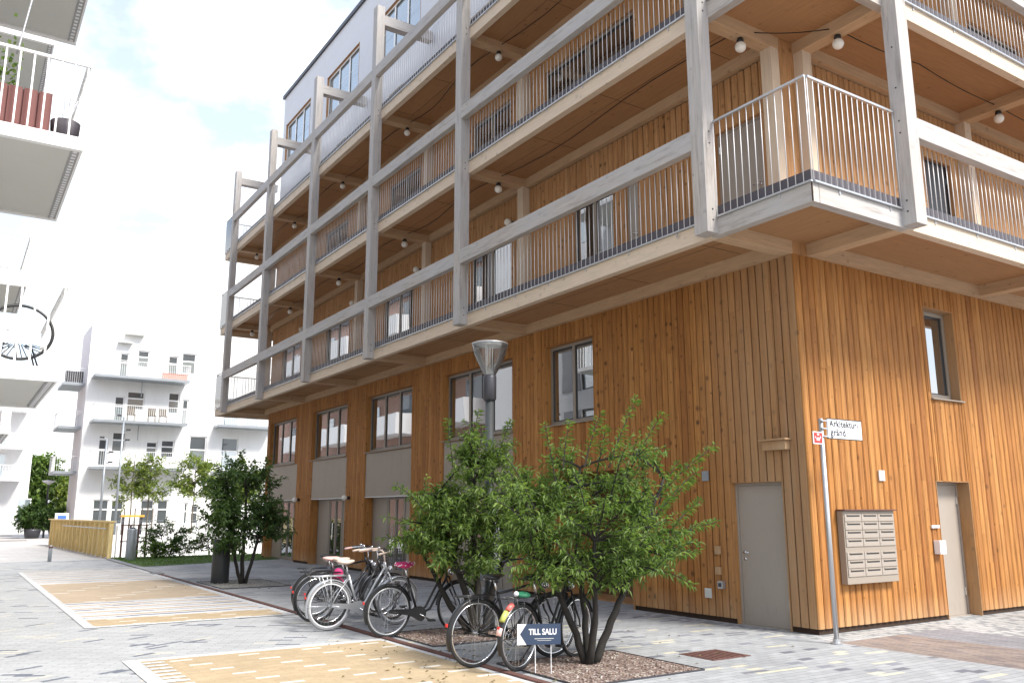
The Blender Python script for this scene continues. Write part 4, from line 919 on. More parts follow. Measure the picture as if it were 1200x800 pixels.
# ------------------------------------------------------------------ trees and shrubs
def leaf(mb, p, d, L_, w, up):
    s = d.cross(up)
    if s.length < 1e-4: s = d.orthogonal()
    s.normalize(); nrm = s.cross(d)
    i = len(mb.v); m_ = p + d * (L_ * .45); tip = p + d * L_ - Vector((0, 0, L_ * .18))
    mb.v += [tuple(p), tuple(m_ + s * w + nrm * w * .5), tuple(tip), tuple(m_ - s * w + nrm * w * .5)]
    mb.f += [(i, i + 1, i + 2), (i, i + 2, i + 3)]
def rv(R): return Vector((R.uniform(-1, 1), R.uniform(-1, 1), R.uniform(-1, 1)))
def tree(name, label, cat, loc, stems, blobs, nl1, ntw, leafmat, ll=.075, lw=.011, seed=1, tips=(), bark='bark', dens=1.0, group=None, twl=(.22, .5), droop=.25):
    R = random.Random(seed); t = thing(name, label, cat, loc, 0, group)
    wood_mb = MB(); lv = MB(); nodes = []
    tr = MB()
    for pts, r0, r1 in stems:
        P = [Vector(p) for p in pts]; k = len(P); Q = []; 
        for j in range(k - 1):
            for q in range(4): Q.append(P[j].lerp(P[j + 1], q / 4) + rv(R) * r0 * .25 * (1 if j or q else 0))
        Q.append(P[-1]); tr.poly(Q, [r0 + (r1 - r0) * i / (len(Q) - 1) for i in range(len(Q))], 9)
        for i, p in enumerate(Q): 
            if i > len(Q) * .3: nodes.append(p)
    tr.build('trunk', bark, t, True)
    W_ = sum(b[2] for b in blobs)
    def twig(p0, d, L_, r):
        n = max(4, int(L_ / .06)); pts = [p0]; dd = d.normalized()
        for i in range(n):
            dd = (dd + rv(R) * .16 + Vector((0, 0, -droop * .25))).normalized(); pts.append(pts[-1] + dd * (L_ / n))
        wood_mb.poly(pts, [r * (1 - .75 * i / n) for i in range(n + 1)], 4, caps=False)
        nlv = int(L_ / .0175 * dens)
        for i in range(nlv):
            f = (i + R.random()) / nlv
            if f < .12: continue
            x = f * n; j = min(int(x), n - 1); p = pts[j].lerp(pts[j + 1], x - j); ax = (pts[j + 1] - pts[j]).normalized()
            out = (rv(R)); out = (out - ax * out.dot(ax)).normalized()
            dl = (ax * R.uniform(.25, .9) + out * .85 + Vector((0, 0, -droop * R.uniform(.2, 1.2)))).normalized()
            leaf(lv, p, dl, ll * R.uniform(.45, 1.4), lw * R.uniform(.65, 1.3), Vector((R.uniform(-.5, .5), R.uniform(-.5, .5), 1)))
    def branch(p1, extra=0):
        best = min(nodes, key=lambda q: (q - p1).length + (0 if q.z < p1.z else (q.z - p1.z) * 2) + R.uniform(0, .25))
        mid = best.lerp(p1, .5) + Vector((0, 0, .06)) + rv(R) * .07; n = 9; pts = []
        for i in range(n + 1):
            a = i / n; pts.append(best.lerp(mid, a).lerp(mid.lerp(p1, a), a))
        wood_mb.poly(pts, [.013 * (1 - .7 * i / n) + .002 for i in range(n + 1)], 5, caps=False)
        main = (p1 - best).normalized()
        for k in range(ntw + extra):
            f = R.uniform(.3, 1.0); j = min(int(f * n), n - 1); p = pts[j].lerp(pts[j + 1], f * n - j)
            d = (main * R.uniform(.2, 1) + rv(R) * .8 + Vector((0, 0, .35)))
            twig(p, d, R.uniform(*twl), .0045)
        twig(pts[-1], main + Vector((0, 0, .3)), R.uniform(*twl), .005)
        Lb = (p1 - best).length
        for k in range(int(Lb / .02 * dens)):
            f = R.uniform(.3, 1); j = min(int(f * n), n - 1); p = pts[j].lerp(pts[j + 1], f * n - j); ax = (pts[j + 1] - pts[j]).normalized(); out = rv(R); out = (out - ax * out.dot(ax)).normalized()
            leaf(lv, p + out * .01, (ax * .5 + out * .8 + Vector((0, 0, -droop * .5))).normalized(), ll * R.uniform(.7, 1.25), lw, Vector((R.uniform(-.5, .5), 0, 1)))
    for c, rad, w in blobs:
        for k in range(int(nl1 * w / W_)):
            while True:
                v = rv(R)
                if .15 < v.length < 1: break
            v = v * (1 / max(v.length, .55)) * R.uniform(.55, 1.0) if v.length < .55 else v
            branch(Vector((c[0] + v.x * rad[0], c[1] + v.y * rad[1], c[2] + v.z * rad[2])))
    for p0, p1 in tips:           # single long leaders that stick out of the crown
        p0, p1 = Vector(p0), Vector(p1); d = p1 - p0; L_ = d.length; n = 8
        old = droop
        pts = [p0.lerp(p1, i / n) + Vector((0, 0, .05 * math.sin(math.pi * i / n))) for i in range(n + 1)]
        wood_mb.poly(pts, [.009 * (1 - .8 * i / n) + .001 for i in range(n + 1)], 5, caps=False)
        for k in range(int(L_ / .008 * dens)):
            f = R.uniform(.1, 1); j = min(int(f * n), n - 1); p = pts[j].lerp(pts[j + 1], f * n - j); ax = d.normalized(); out = rv(R); out = (out - ax * out.dot(ax)).normalized()
            leaf(lv, p + out * .01, (ax * .5 + out * .8 + Vector((0, 0, -droop * .6))).normalized(), ll * R.uniform(.7, 1.25), lw, Vector((R.uniform(-.5, .5), 0, 1)))
    c = wood_mb.build('branches', bark, t); lv.build('foliage', leafmat, t); return t

def local(o, *pts): return [tuple(Vector(p) - Vector(o)) for p in pts]
o = (-3.9, -.03, 0)
tree('multi_stem_tree', 'bushy light green tree with three dark stems nearest the TILL SALU sign', 'tree', o,
     [([(-.02, .02, 0), (-.16, .06, .42), (-.38, .15, .95), (-.62, .25, 1.7)], .046, .018), ([(.02, .05, 0), (.06, .12, .5), (.02, .2, 1.2), (.05, .15, 2.1)], .042, .016), ([(.06, -.02, 0), (.28, -.06, .42), (.52, -.05, .80), (.85, -.1, 1.5), (1.05, -.15, 2.0)], .050, .016), ([(-.02, -.04, 0), (.0, -.15, .6), (-.12, -.3, 1.3)], .045, .018)],
     [((.0, .0, 1.5), (.85, .8, .60), 5), ((-.55, .1, 1.5), (.55, .6, .5), 2.2), ((.75, .0, 1.25), (.75, .6, .5), 3.0), ((.25, .0, 2.05), (.75, .6, .35), 2), ((.1, -.2, .98), (.85, .6, .28), 2.4), ((-.65, .0, 1.15), (.5, .5, .4), 1.6)],
     125, 8, 'leaf_light', .078, .0115, 11, twl=(.12, .32), droop=.15,
     tips=[((.35, 0, 2.1), (.82, 0, 2.95)), ((.55, 0, 1.9), (1.17, -.05, 2.76)), ((1.0, 0, 1.7), (2.0, -.1, 2.42)), ((.9, 0, 1.4), (1.65, 0, 1.98)), ((1.0, -.1, 1.2), (1.95, -.1, 1.48)), ((.0, 0, 2.1), (.25, 0, 2.72)), ((-.3, 0, 2.1), (-.2, 0, 2.6)), ((1.2, 0, 1.3), (1.9, .1, 1.75)), ((.9, .1, 1.0), (1.75, .1, 1.1)), ((-.4, 0, 1.9), (-.55, 0, 2.55)), ((-.6, .1, 1.6), (-1.0, .1, 2.2)), ((-.7, 0, 1.4), (-1.25, 0, 1.75)), ((.3, .2, 1.9), (.5, .2, 2.6)), ((.7, .2, 1.8), (1.35, .3, 2.35)), ((.8, -.2, 1.5), (1.5, -.3, 2.1)), ((.1, -.3, 1.7), (.1, -.6, 2.3)), ((-.2, -.3, 1.5), (-.6, -.6, 2.0)), ((.9, 0, .95), (1.5, -.1, .75)), ((-.5, 0, 1.0), (-1.1, -.1, 1.05)), ((1.1, 0, 1.7), (1.45, 0, 2.2))])
o = (-3.78, 2.5, 0)
tree('multi_stem_tree', 'dense darker green tree with leaning stems between the bicycles and lamp', 'tree', o,
     [([(0, 0, 0), (-.10, .1, .5), (-.28, .2, 1.0), (-.5, .3, 1.8)], .060, .022), ([(.05, .1, 0), (.10, .15, .6), (.05, .2, 1.3), (.0, .15, 2.2)], .06, .02), ([(.1, 0, 0), (.3, .1, .6), (.6, .1, 1.2), (.9, .1, 1.8)], .055, .02), ([(-.05, .1, 0), (-.3, .35, .5), (-.5, .6, 1.0)], .055, .02)],
     [((.05, .1, 1.75), (.85, .8, .7), 5), ((-.6, .1, 1.45), (.6, .6, .5), 2.5), ((.7, .0, 1.4), (.6, .6, .5), 2.5), ((-.1, -.1, 1.05), (.85, .6, .3), 2), ((.05, .0, 2.45), (.55, .5, .3), 1.2)],
     125, 8, 'leaf_mid', .085, .0135, 23, twl=(.12, .34), tips=[((-.1, 0, 2.4), (.0, 0, 3.0)), ((.3, 0, 2.3), (.55, 0, 2.9)), ((-.4, 0, 2.2), (-.5, 0, 2.85)), ((-.8, 0, 1.6), (-1.25, 0, 1.95)), ((-.8, 0, 1.3), (-1.3, 0, 1.2))])
o = (-4.0, 12.75, 0)
tree('multi_stem_tree', 'dark green low tree on three thin stems beside the charcoal bin', 'tree', o,
     [([(0, 0, 0), (-.14, .05, .5), (-.3, .1, 1.1), (-.4, .1, 1.9)], .045, .02), ([(.04, .06, 0), (.03, .1, .6), (.05, .1, 1.4), (.0, .1, 2.4)], .055, .02), ([(.1, 0, 0), (.25, 0, .6), (.4, .05, 1.2), (.6, .1, 1.9)], .045, .02)],
     [((-.1, .1, 1.8), (.9, .8, .75), 5), ((-.65, 0, 1.55), (.55, .6, .5), 2), ((.5, 0, 1.35), (.55, .6, .5), 2.2), ((-.05, 0, 1.1), (.85, .7, .3), 2), ((-.1, 0, 2.55), (.5, .5, .25), 1)],
     76, 6, 'leaf_dark', .105, .026, 31, tips=[((-.1, 0, 2.4), (-.15, 0, 3.05)), ((.3, 0, 2.3), (.5, 0, 2.95)), ((-.5, 0, 2.2), (-.7, 0, 2.7)), ((.4, 0, 2.1), (.8, 0, 2.3))], dens=.75)
def shrub(name, label, loc, rad, n, mat, seed, ll=.09, cat='shrub'):
    k = rad[2]
    return tree(name, label, cat, loc, [([(0, 0, 0), (.1, 0, k * .6), (.15, .1, k * 1.3)], .03, .012), ([(.05, 0, 0), (-.2, .05, k * .6), (-.3, .1, k * 1.2)], .03, .012)], [((0, 0, k), rad, 1)], n, 5, mat, ll, ll * .3, seed, dens=.6)
shrub('bush', 'dark green bush growing on the grass beside the grey green bin', (-2.75, 26.6, 0), (1.0, .5, .62), 34, 'leaf_dark', 41)
shrub('bush', 'low green bush on the grass partly behind the dark leafy tree', (-1.0, 26.9, 0), (1.2, .5, .42), 28, 'leaf_mid', 42)
shrub('grass_tuft', 'pale tuft of tall grass in front of the dark bush', (-3.3, 26.2, 0), (.45, .3, .3), 12, 'leaf_light', 43, .1, 'plant')
for i, (x, lab) in enumerate(((-.1, 'thin young street tree with pale leaves on the far quay, left one with stakes'), (.9, 'thin young street tree with pale leaves on the far quay, right one with stakes'))):
    t = tree('street_tree', lab, 'tree', (x - .35, 49.6, 0), [([(0, 0, 0), (.03, 0, 1.6), (0, 0, 3.2), (.05, 0, 5.2)], .05, .02)], [((0, 0, 3.9), (1.1, .9, 1.2), 3), ((0, 0, 2.7), (.9, .8, .6), 1)], 26, 5, 'leaf_yellow', .16, .05, 50 + i, bark='barkgrey', dens=.38, group='young street trees', twl=(.4, .8))
    for sx in (-1, 1): MB().tube((.3 * sx, 0, 0), (.3 * sx, 0, 1.9), .035, n=6).build('stake', 'barkgrey', t)
tree('street_tree', 'yellow green young tree behind the dark leafy tree across the canal', 'tree', (3.2, 49.5, 0), [([(0, 0, 0), (.03, 0, 2), (.05, 0, 5)], .05, .02)], [((0.1, 0, 3.9), (1.5, 1, 1.5), 1)], 40, 5, 'leaf_yellow', .18, .055, 57, bark='barkgrey', dens=.38, group='young street trees', twl=(.4, .8))
tree('street_tree', 'pale green tree behind the right side of the dark leafy tree', 'tree', (6.6, 49.8, 0), [([(0, 0, 0), (.03, 0, 2), (.05, 0, 5)], .05, .02)], [((0, 0, 3.6), (1.5, 1, 1.5), 1)], 36, 5, 'leaf_yellow', .18, .055, 58, bark='barkgrey', dens=.38, group='young street trees', twl=(.4, .8))
shrub('potted_shrub', 'dark leafy shrub in a tub before the distant pale block', (-5.0, 57.5, .5), (1.1, .7, .9), 34, 'leaf_dark', 61, .2)
shrub('potted_shrub', 'dark green shrub in a tub right of the distant lamp post', (-3.5, 58.5, .3), (.9, .7, .85), 30, 'leaf_dark', 62, .2)
for x, y, lab in ((-5.0, 57.5, 'dark planter tub under the left distant shrub'), (-3.5, 58.5, 'dark planter tub under the right distant shrub')):
    t = thing('planter_tub', lab, 'planter', (x, y, 0)); MB().lathe((0, 0, 0), [(.4, 0), (.5, .45), (.5, .6), (.42, .6), (.4, .5)], 16).build('tub', 'dark_metal', t, True); MB().lathe((0, 0, .45), [(.39, 0), (.2, .03), (.01, .04)], 16).build('soil', 'soil', t)
for i, (x, y, h, m_, lab) in enumerate(((-2.0, 92, 8.2, 'leaf_mid', 'tall green tree rising between the two far white blocks'), (-4.2, 96, 6.5, 'leaf_light', 'round light green tree behind the distant lamp post'), (1.2, 90, 5.0, 'leaf_yellow', 'yellow green low tree beside the side wall of the far white block'))):
    tree('distant_tree', lab, 'tree', (x, y, 0), [([(0, 0, 0), (.1, 0, h * .4), (0, 0, h * .85)], .18, .05)], [((0, 0, h * .62), (2.0, 1.6, h * .36), 3), ((0, 0, h * .25), (1.9, 1.5, h * .2), 1.4)], 80, 6, m_, .42, .14, 70 + i, dens=.22, twl=(.6, 1.3), group='trees far behind')

# ------------------------------------------------------------------ street lamp
SLX, SLY = -3.32, 2.95
t = thing('street_lamp', 'dark street lamp with a clear cone head rising above the middle tree', 'street lamp', (SLX, SLY, 0))
MB().lathe((0, 0, 0), [(.085, 0), (.085, .5), (.066, .52), (.064, 3.21)], 18).build('pole', 'bin', t, True)
MB().lathe((0, 0, 3.205), [(.07, 0), (.098, .03), (.10, .36), (.09, .385)], 20).build('collar', 'dark_metal', t, True)
sh = MB(); n = 28; prof = [(.085, 3.592), (.12, 3.66), (.19, 3.80), (.245, 3.93), (.262, 4.02), (.262, 4.06)]
i0 = 0
for r, z in prof:
    for q in range(n): a = 2 * math.pi * q / n; sh.v.append((r * math.cos(a), r * math.sin(a), z))
for j in range(len(prof) - 1):
    for q in range(n): q2 = (q + 1) % n; sh.f.append((j * n + q, j * n + q2, (j + 1) * n + q2, (j + 1) * n + q))
sh.build('lamp_shade', 'clear', t, True)
MB().ring((0, 0, 4.06), .262, .012, 'z', 32, 8).build('shade_rim', 'steel', t, True)
MB().lathe((0, 0, 4.062), [(.25, 0), (.255, .012), (.12, .03), (.01, .034)], 28).build('cap', 'signwhite', t, True)
rr = MB()
for a in (0.3, 1.6, 2.6, 4.2): rr.tube((.05 * math.cos(a), .05 * math.sin(a), 3.6), (.06 * math.cos(a), .06 * math.sin(a), 4.06), .007, n=6)
rr.build('rods', 'signwhite', t)
MB().lathe((0, 0, 3.592), [(.07, 0), (.05, .06), (.03, .10)], 16).build('lamp_base', 'signwhite', t, True)

# ------------------------------------------------------------------ street name sign
t = thing('street_sign', 'grey pole with the white Arkitekturgränd street name plate at the building corner', 'sign', (-.45, -.6, 0))
MB().tube((0, 0, .01), (0, 0, 2.79), .030, n=14).build('pole', 'steel', t, True)
q = MB(); q.lathe((0, 0, 0), [(.075, .004), (.075, .02), (.045, .024), (.045, .06)], 14); q.build('base_plate', 'steel', t)
sb = MB().rbox(.075, .78, -.052, -.022, 2.535, 2.79, .006).build('sign_plate', 'signwhite', t)
fr = MB()
for z in (2.53, 2.786): fr.box(.07, .785, -.056, -.018, z, z + .01)
fr.build('plate_edge', 'dark_frame', sb)
for z in (2.56, 2.66, 2.76): MB().box(-.036, .076, -.045, -.012, z - .008, z + .008).build('bracket', 'steel', t)
R90 = Matrix.Rotation(math.radians(90), 4, 'X')
text_mesh('lettering', 'Arkitektur-', .120, 'text', sb, Matrix.Translation((.105, -.0535, 2.69)) @ R90 @ Matrix.Scale(1.0, 4, (1, 0, 0)), .0026)
text_mesh('lettering', 'gränd', .128, 'text', sb, Matrix.Translation((.115, -.0535, 2.575)) @ R90 @ Matrix.Scale(1.0, 4, (1, 0, 0)), .0026)
sp = MB().rbox(-.235, -.045, -.05, -.035, 2.45, 2.61, .004).build('red_plate', 'signwhite', t)
MB().box(-.222, -.058, -.052, -.0502, 2.463, 2.597).build('red_field', 'red', sp)
q = MB(); q.box(-.16, -.12, -.0535, -.0522, 2.565, 2.587); q.box(-.175, -.115, -.0535, -.0522, 2.495, 2.535); q.prism([(-.2, -.0535), (-.19, -.0535), (-.19, -.0522), (-.2, -.0522)], 2.525, 2.55); q.box(-.10, -.09, -.0535, -.0522, 2.52, 2.555)
q.build('pictogram', 'signwhite', sp)

# ------------------------------------------------------------------ small things on the timber walls
t = thing('mailbox_bank', 'beige bank of mailboxes with a metal hood on the right timber wall', 'mailboxes', (.5, -.035, .63))
MB().rbox(0, 1.17, -.10, 0, 0, .985, .006).build('cabinet', 'beige_panel', t)
MB().rbox(-.02, 1.19, -.15, .0, .986, 1.004, .004).build('hood', 'rust', t)
zs = [.855, .742, .628, .515, .34, .228, .115]
for c in range(3):
    for z in zs:
        x = .02 + c * .38
        d = MB(); d.rbox(x, x + .37, -.112, -.1005, z - .015, z + .088, .003); d = d.build('mailbox_door', 'door_beige', t)
        s = MB(); s.box(x + .045, x + .33, -.1145, -.1122, z + .05, z + .068); s.build('mail_slot', 'dark_frame', d)
        s = MB(); s.rbox(x + .045, x + .33, -.122, -.1125, z + .069, z + .082, .002); s.build('flap', 'beige_panel', d)
        MB().tube((x + .025, -.116, z + .02), (x + .025, -.112, z + .02), .007, n=8).build('lock', 'chrome', d)
# shadow-box above the left door
t = thing('awning_lamp_box', 'small timber box lamp on the wall above the left grey door', 'wall lamp', (-.032, .46, 2.46))
MB().rbox(-.10, 0, -.21, .2, 0, .13, .003).build('box', 'larch', t); MB().rbox(-.15, .0, -.25, .235, .131, .155, .003).build('lid', 'larch', t)
def vent(axis, a, z, w, h, lab, mat='poleblue'):
    t = thing('wall_vent', lab, 'vent', (-.036, a, z) if axis == 'y' else (a, -.036, z), 0)
    def bx(mb, a0, a1, d0, d1, z0, z1): return B(mb, axis, a0, a1, d0, d1, z0, z1)
    bx(MB(), -w / 2, w / 2, -.018, 0, -h / 2, h / 2).build('frame', mat, t)
    q = MB(); n = 6
    for k in range(n): bx(q, -w / 2 + .012, w / 2 - .012, -.026, -.0182, -h / 2 + .012 + k * (h - .024) / n, -h / 2 + .012 + (k + .55) * (h - .024) / n)
    q.build('louvres', mat, t)
vent('y', 1.88, 2.15, .13, .15, 'small grey louvre vent high beside the left door near the tree')
vent('y', 1.93, .40, .13, .14, 'small grey louvre vent low down beside the left door', 'soffit_grey')
vent('x', 1.60, 2.12, .13, .15, 'white louvre vent above the mailbox bank', 'signwhite')
def wallbox(axis, a, z, w, h, d, lab, name, cat, mat, extra=None):
    t = thing(name, lab, cat, (-.036, a, z) if axis == 'y' else (a, -.036, z)); q = MB()
    (q.rbox(-d, 0, -w / 2, w / 2, -h / 2, h / 2, .004) if axis == 'y' else q.rbox(-w / 2, w / 2, -d, 0, -h / 2, h / 2, .004)); q.build('housing', mat, t)
    q = MB(); B(q, axis, -w * .3, w * .3, -d - .006, -d - .0005, -h * .25, h * .25); q.build('face', extra or mat, t)
wallbox('y', 1.68, 1.04, .09, .12, .05, 'small wooden socket box beside the left door', 'socket_box', 'socket', 'larch')
wallbox('y', 1.69, .74, .09, .11, .05, 'lower small wooden socket box beside the left door', 'socket_box', 'socket', 'larch')
wallbox('y', 1.63, .54, .10, .11, .07, 'silver socket by the foot of the left door', 'wall_socket', 'socket', 'steel', 'dark_metal')
wallbox('x', 2.86, 1.07, .16, .20, .10, 'white intercom box beside the right beige door', 'intercom', 'intercom', 'signwhite', 'soffit_grey')
wallbox('x', 2.84, 1.375, .20, .045, .03, 'narrow white name plate above the intercom by the right door', 'name_plate', 'plate', 'signwhite', 'signwhite')
# opal globe lamps
def globe(loc, lab, wall=None, cat='lamp'):
    t = thing('globe_lamp', lab, cat, loc, 0, 'opal globe lamps')
    MB().sphere((0, 0, 0), .083, n=16).build('globe', 'globe', t, True)
    if wall: MB().tube((.06, 0, .0), (.155, 0, .0), .05, n=14).build('socket', 'black', t, True)
    else:
        MB().lathe((0, 0, .075), [(.05, 0), (.055, .02), (.045, .06), (.02, .075)], 14).build('socket', 'black', t, True)
        MB().poly([(0, .0, .14), (.01, .03, .2), (0, .07, .32)], .007, 6).build('cord', 'black', t)
ORD = ['first', 'second', 'third', 'fourth', 'fifth', 'sixth']
for li, (lz, nm) in enumerate(((8.47, 'middle'), (11.53, 'upper'))):
    for k, y in enumerate(PY):
        globe((-.75, y + .12, lz - .14), f'white globe lamp under the {nm} long balcony, {ORD[k]} from the building corner')
    for k, x in enumerate(PX[:2]):
        globe((x + .12, -.75, lz - .14), f'white globe lamp under the {nm} right side balcony, {ORD[k]} from the corner')
for i, (y, z) in enumerate(((7.05, 7.85), (11.5, 7.85), (15.8, 7.85), (20.3, 7.85))): globe((-.19, y + .25, z), f'white globe wall lamp on the first balcony wall, {ORD[i]} from the corner', True)
globe((-.19, 16.1, 2.03), 'white globe wall lamp between the second and third grey entrance bays', True); globe((-.19, 20.4, 2.03), 'white globe wall lamp beside the farthest grey entrance bay', True)
def cable(name, pts, lab):
    q = MB(); P = []
    for a, b in zip(pts, pts[1:]):
        a, b = Vector(a), Vector(b)
        for k in range(8): f = k / 8; P.append(a.lerp(b, f) - Vector((0, 0, .05 * math.sin(math.pi * f))) + Vector((.12 * math.sin(2 * math.pi * f) if abs(b.y - a.y) > 1 else 0, 0, 0)))
    P.append(Vector(pts[-1])); q.poly(P, .009, 6); tag(q.build(name, 'black'), lab, 'cable')
for lz, nm in ((8.47, 'middle'), (11.53, 'upper')):
    cable('lamp_cable', [(-.75, PY[-1], lz + .13)] + [(-.75 + (.0), y + .2, lz + .13) for y in reversed(PY[:-1])], f'black lamp cable sagging under the {nm} balcony on the street side')
    cable('lamp_cable', [(-.70, .1, lz + .13), (.35, -.75, lz + .10), (2.4, -.8, lz + .13), (4.8, -.75, lz + .10), (7, -.75, lz + .12)], f'black lamp cable sagging under the {nm} balcony on the right side')

# ------------------------------------------------------------------ TILL SALU arrow sign
t = thing('arrow_sign', 'dark blue TILL SALU arrow sign on two thin stakes in the gravel', 'sign', (-4.64, -.245, 0), math.atan2(-.09, .14) + .12)
pts = [(-.265, 0), (-.19, .10), (.20, .10), (.20, -.105), (-.19, -.105)]
bd = MB(); i = 0
bd.v = [(x, -.006, z + .40) for x, z in pts] + [(x, .006, z + .40) for x, z in pts]; bd.f = [(0, 4, 3, 2, 1), (5, 6, 7, 8, 9)] + [(k, (k + 1) % 5, 5 + (k + 1) % 5, 5 + k) for k in range(5)]
bo = bd.build('board', 'navy', t)
wd = MB(); wp = [(-.295, .10), (-.19, .10), (-.265, 0), (-.19, -.105), (-.295, -.105)]
wd.v = [(x, -.004, z + .40) for x, z in wp] + [(x, .004, z + .40) for x, z in wp]; wd.f = [(0, 1, 2), (2, 3, 4), (0, 2, 4), (5, 7, 6), (7, 9, 8), (5, 9, 7), (0, 5, 6, 1), (3, 8, 9, 4), (4, 9, 5, 0)]
wd.build('white_corner', 'signwhite', t)
text_mesh('lettering', 'TILL SALU', .082, 'signwhite', bo, Matrix.Translation((-.165, -.0075, .395)) @ R90 @ Matrix.Scale(.88, 4, (1, 0, 0)), .002)
q = MB(); q.box(-.10, .12, -.0078, -.0062, .352, .357); q.box(-.07, .09, -.0078, -.0062, .335, .338); q.build('small_print', 'soffit_grey', bo)
for x in (-.09, .09): MB().tube((x, .012, -.02), (x, .012, .36), .0045, n=6).build('stake', 'signwhite', t)
t.scale = (.9, .9, .98)

# ------------------------------------------------------------------ bicycles
def bicycle(label, loc, rz, lean=0.06, frame='black', tyre='rubber', rim='chrome', saddle='black', bars='black', style='step', rack=True, basket=None, guard=None, case=None, cover=None, steer=0.0, extras=None, wb=1.08, R=.335):
    t = thing('bicycle', label, 'bicycle', loc, 0, 'bicycles parked along the steel edging'); t.rotation_euler = (lean, 0, rz)
    g_ = guard or frame
    fork_top = Vector((wb - .19, 0, .74)); head_top = Vector((wb - .235, 0, .87)); fa = Vector((wb, 0, R)); ra = Vector((0, 0, R)); bb = Vector((.44, 0, .28)); st = Vector((.27, 0, .74)); sad = Vector((.225, 0, .88))
    def wheel(c, yaw_):
        w = MB(); w.ring(c, R - .018, .018, 'y', 44, 8); tyr = w
        root = MB(); root.tube((c[0], -.04, c[2]), (c[0], .04, c[2]), .02, n=10)
        wo_ = root.build('wheel', 'chrome', t, True)
        tyr.build('tyre', tyre, wo_, True)
        r = MB(); r.ring(c, R - .044, .0125, 'y', 44, 6); r.build('rim', rim, wo_, True)
        s = MB()
        for k in range(28):
            a = 2 * math.pi * k / 28; e_ = a + (.35 if k % 2 else -.35); yy = .03 if k % 4 < 2 else -.03
            s.tube((c[0] + .02 * math.cos(e_), yy, c[2] + .02 * math.sin(e_)), (c[0] + (R - .05) * math.cos(a), 0, c[2] + (R - .05) * math.sin(a)), .0014, n=4)
        s.build('spokes', 'chrome', wo_)
        return wo_
    wheel(ra, 0); wf = wheel(fa, steer)
    # frame
    f = MB()
    if style == 'step':
        f.poly([head_top - Vector((.0, 0, .05)), (.70, 0, .60), (.56, 0, .36), bb], .016, 10)
        f.poly([head_top - Vector((-.03, 0, .16)), (.76, 0, .55), (.63, 0, .33), bb + Vector((.03, 0, -.01))], .017, 10)
    else:
        f.tube(head_top - Vector((0, 0, .04)), st + Vector((.01, 0, .0)), .015, n=10); f.tube(head_top - Vector((-.03, 0, .16)), bb, .018, n=10)
    f.tube(bb, st, .016, n=10)
    f.tube(head_top + Vector((-.01, 0, .03)), fork_top, .020, n=10)
    for s in (-1, 1):
        f.poly([bb + Vector((0, .03 * s, 0)), Vector((.16, .055 * s, .31)), ra + Vector((0, .06 * s, 0))], .009, 8); f.poly([st + Vector((0, .02 * s, -.05)), Vector((.1, .05 * s, .5)), ra + Vector((0, .06 * s, 0))], .008, 8)
    f.lathe(tuple(bb - Vector((0, 0, .03))), [(.025, 0), (.025, .06)], 10)
    f.build('frame', frame, t, True)
    fk = MB()
    for s in (-1, 1): fk.poly([fork_top + Vector((0, .045 * s, 0)), Vector((wb - .09, .055 * s, .52)), fa + Vector((-.02, .055 * s, .08)), fa + Vector((0, .055 * s, 0))], [.013, .012, .010, .009], 8)
    fk.tube(fork_top + Vector((0, -.05, 0)), fork_top + Vector((0, .05, 0)), .016, n=8); fk.build('fork', frame, t, True)
    # seat post, saddle
    MB().tube(st, sad, .013, n=10).build('seat_post', 'chrome', t, True)
    s = MB(); bm = bmesh.new(); bmesh.ops.create_uvsphere(bm, u_segments=18, v_segments=10, radius=1)
    for v in bm.verts:
        x, y, z = v.co; wdt = .105 if x < -.1 else .105 - .075 * min(1, (x + .1) / .8)
        v.co = Vector((sad.x - .01 + x * .14, y * wdt, sad.z + .035 + z * .036 + .015 * x * x))
    s.addbm(bm); so = s.build('saddle', saddle, t, True)
    if cover:
        s = MB(); bm = bmesh.new(); bmesh.ops.create_uvsphere(bm, u_segments=18, v_segments=10, radius=1)
        for v in bm.verts:
            x, y, z = v.co; wdt = .118 if x < -.1 else .118 - .07 * min(1, (x + .1) / .8); v.co = Vector((sad.x - .01 + x * .15, y * wdt, sad.z + .038 + z * .043 + .015 * x * x))
        s.addbm(bm); s.build('saddle_cover', cover, so, True)
        dts = MB()
        for k in range(26):
            a, b_ = rnd.uniform(0, 6.28), rnd.uniform(-.6, 1); x, y, z = math.cos(a) * math.sqrt(1 - b_ * b_), math.sin(a) * math.sqrt(1 - b_ * b_), b_
            wdt = .118 if x < -.1 else .118 - .07 * min(1, (x + .1) / .8); p = Vector((sad.x - .01 + x * .151, y * wdt * 1.01, sad.z + .038 + z * .0435 + .015 * x * x)); dts.sphere(p, .0085, n=6)
        dts.build('dots', 'signwhite', so)
    else:
        sp_ = MB()
        for q in (-1, 1): sp_.ring((sad.x - .09, .05 * q, sad.z + .01), .018, .004, 'z', 10, 5)
        sp_.build('springs', 'chrome', so)
    # handlebar
    h = MB(); hc = head_top + Vector((-.02, 0, .14)); h.tube(head_top, hc, .012, n=8)
    for q in (-1, 1): h.poly([hc, hc + Vector((.03, .10 * q, .03)), hc + Vector((.0, .22 * q, .06)), hc + Vector((-.10, .29 * q, .05)), hc + Vector((-.23, .30 * q, .03))], .0105, 8)
    ho = h.build('handlebar', bars, t, True)
    for q in (-1, 1):
        MB().tube(hc + Vector((-.14, .297 * q, .044)), hc + Vector((-.26, .302 * q, .025)), .016, n=10).build('grip', 'black' if saddle in ('black', 'skirt') else saddle, ho, True)
    bl = MB(); bl.sphere(hc + Vector((.0, .16, .075)), .026, 1, 1, .8, 10); bl.build('bell', 'chrome', ho, True)
    q = MB(); q.sphere((wb - .13, 0, .80), .045, 1, 1, 1, 12); q.build('headlight', 'chrome', t, True)
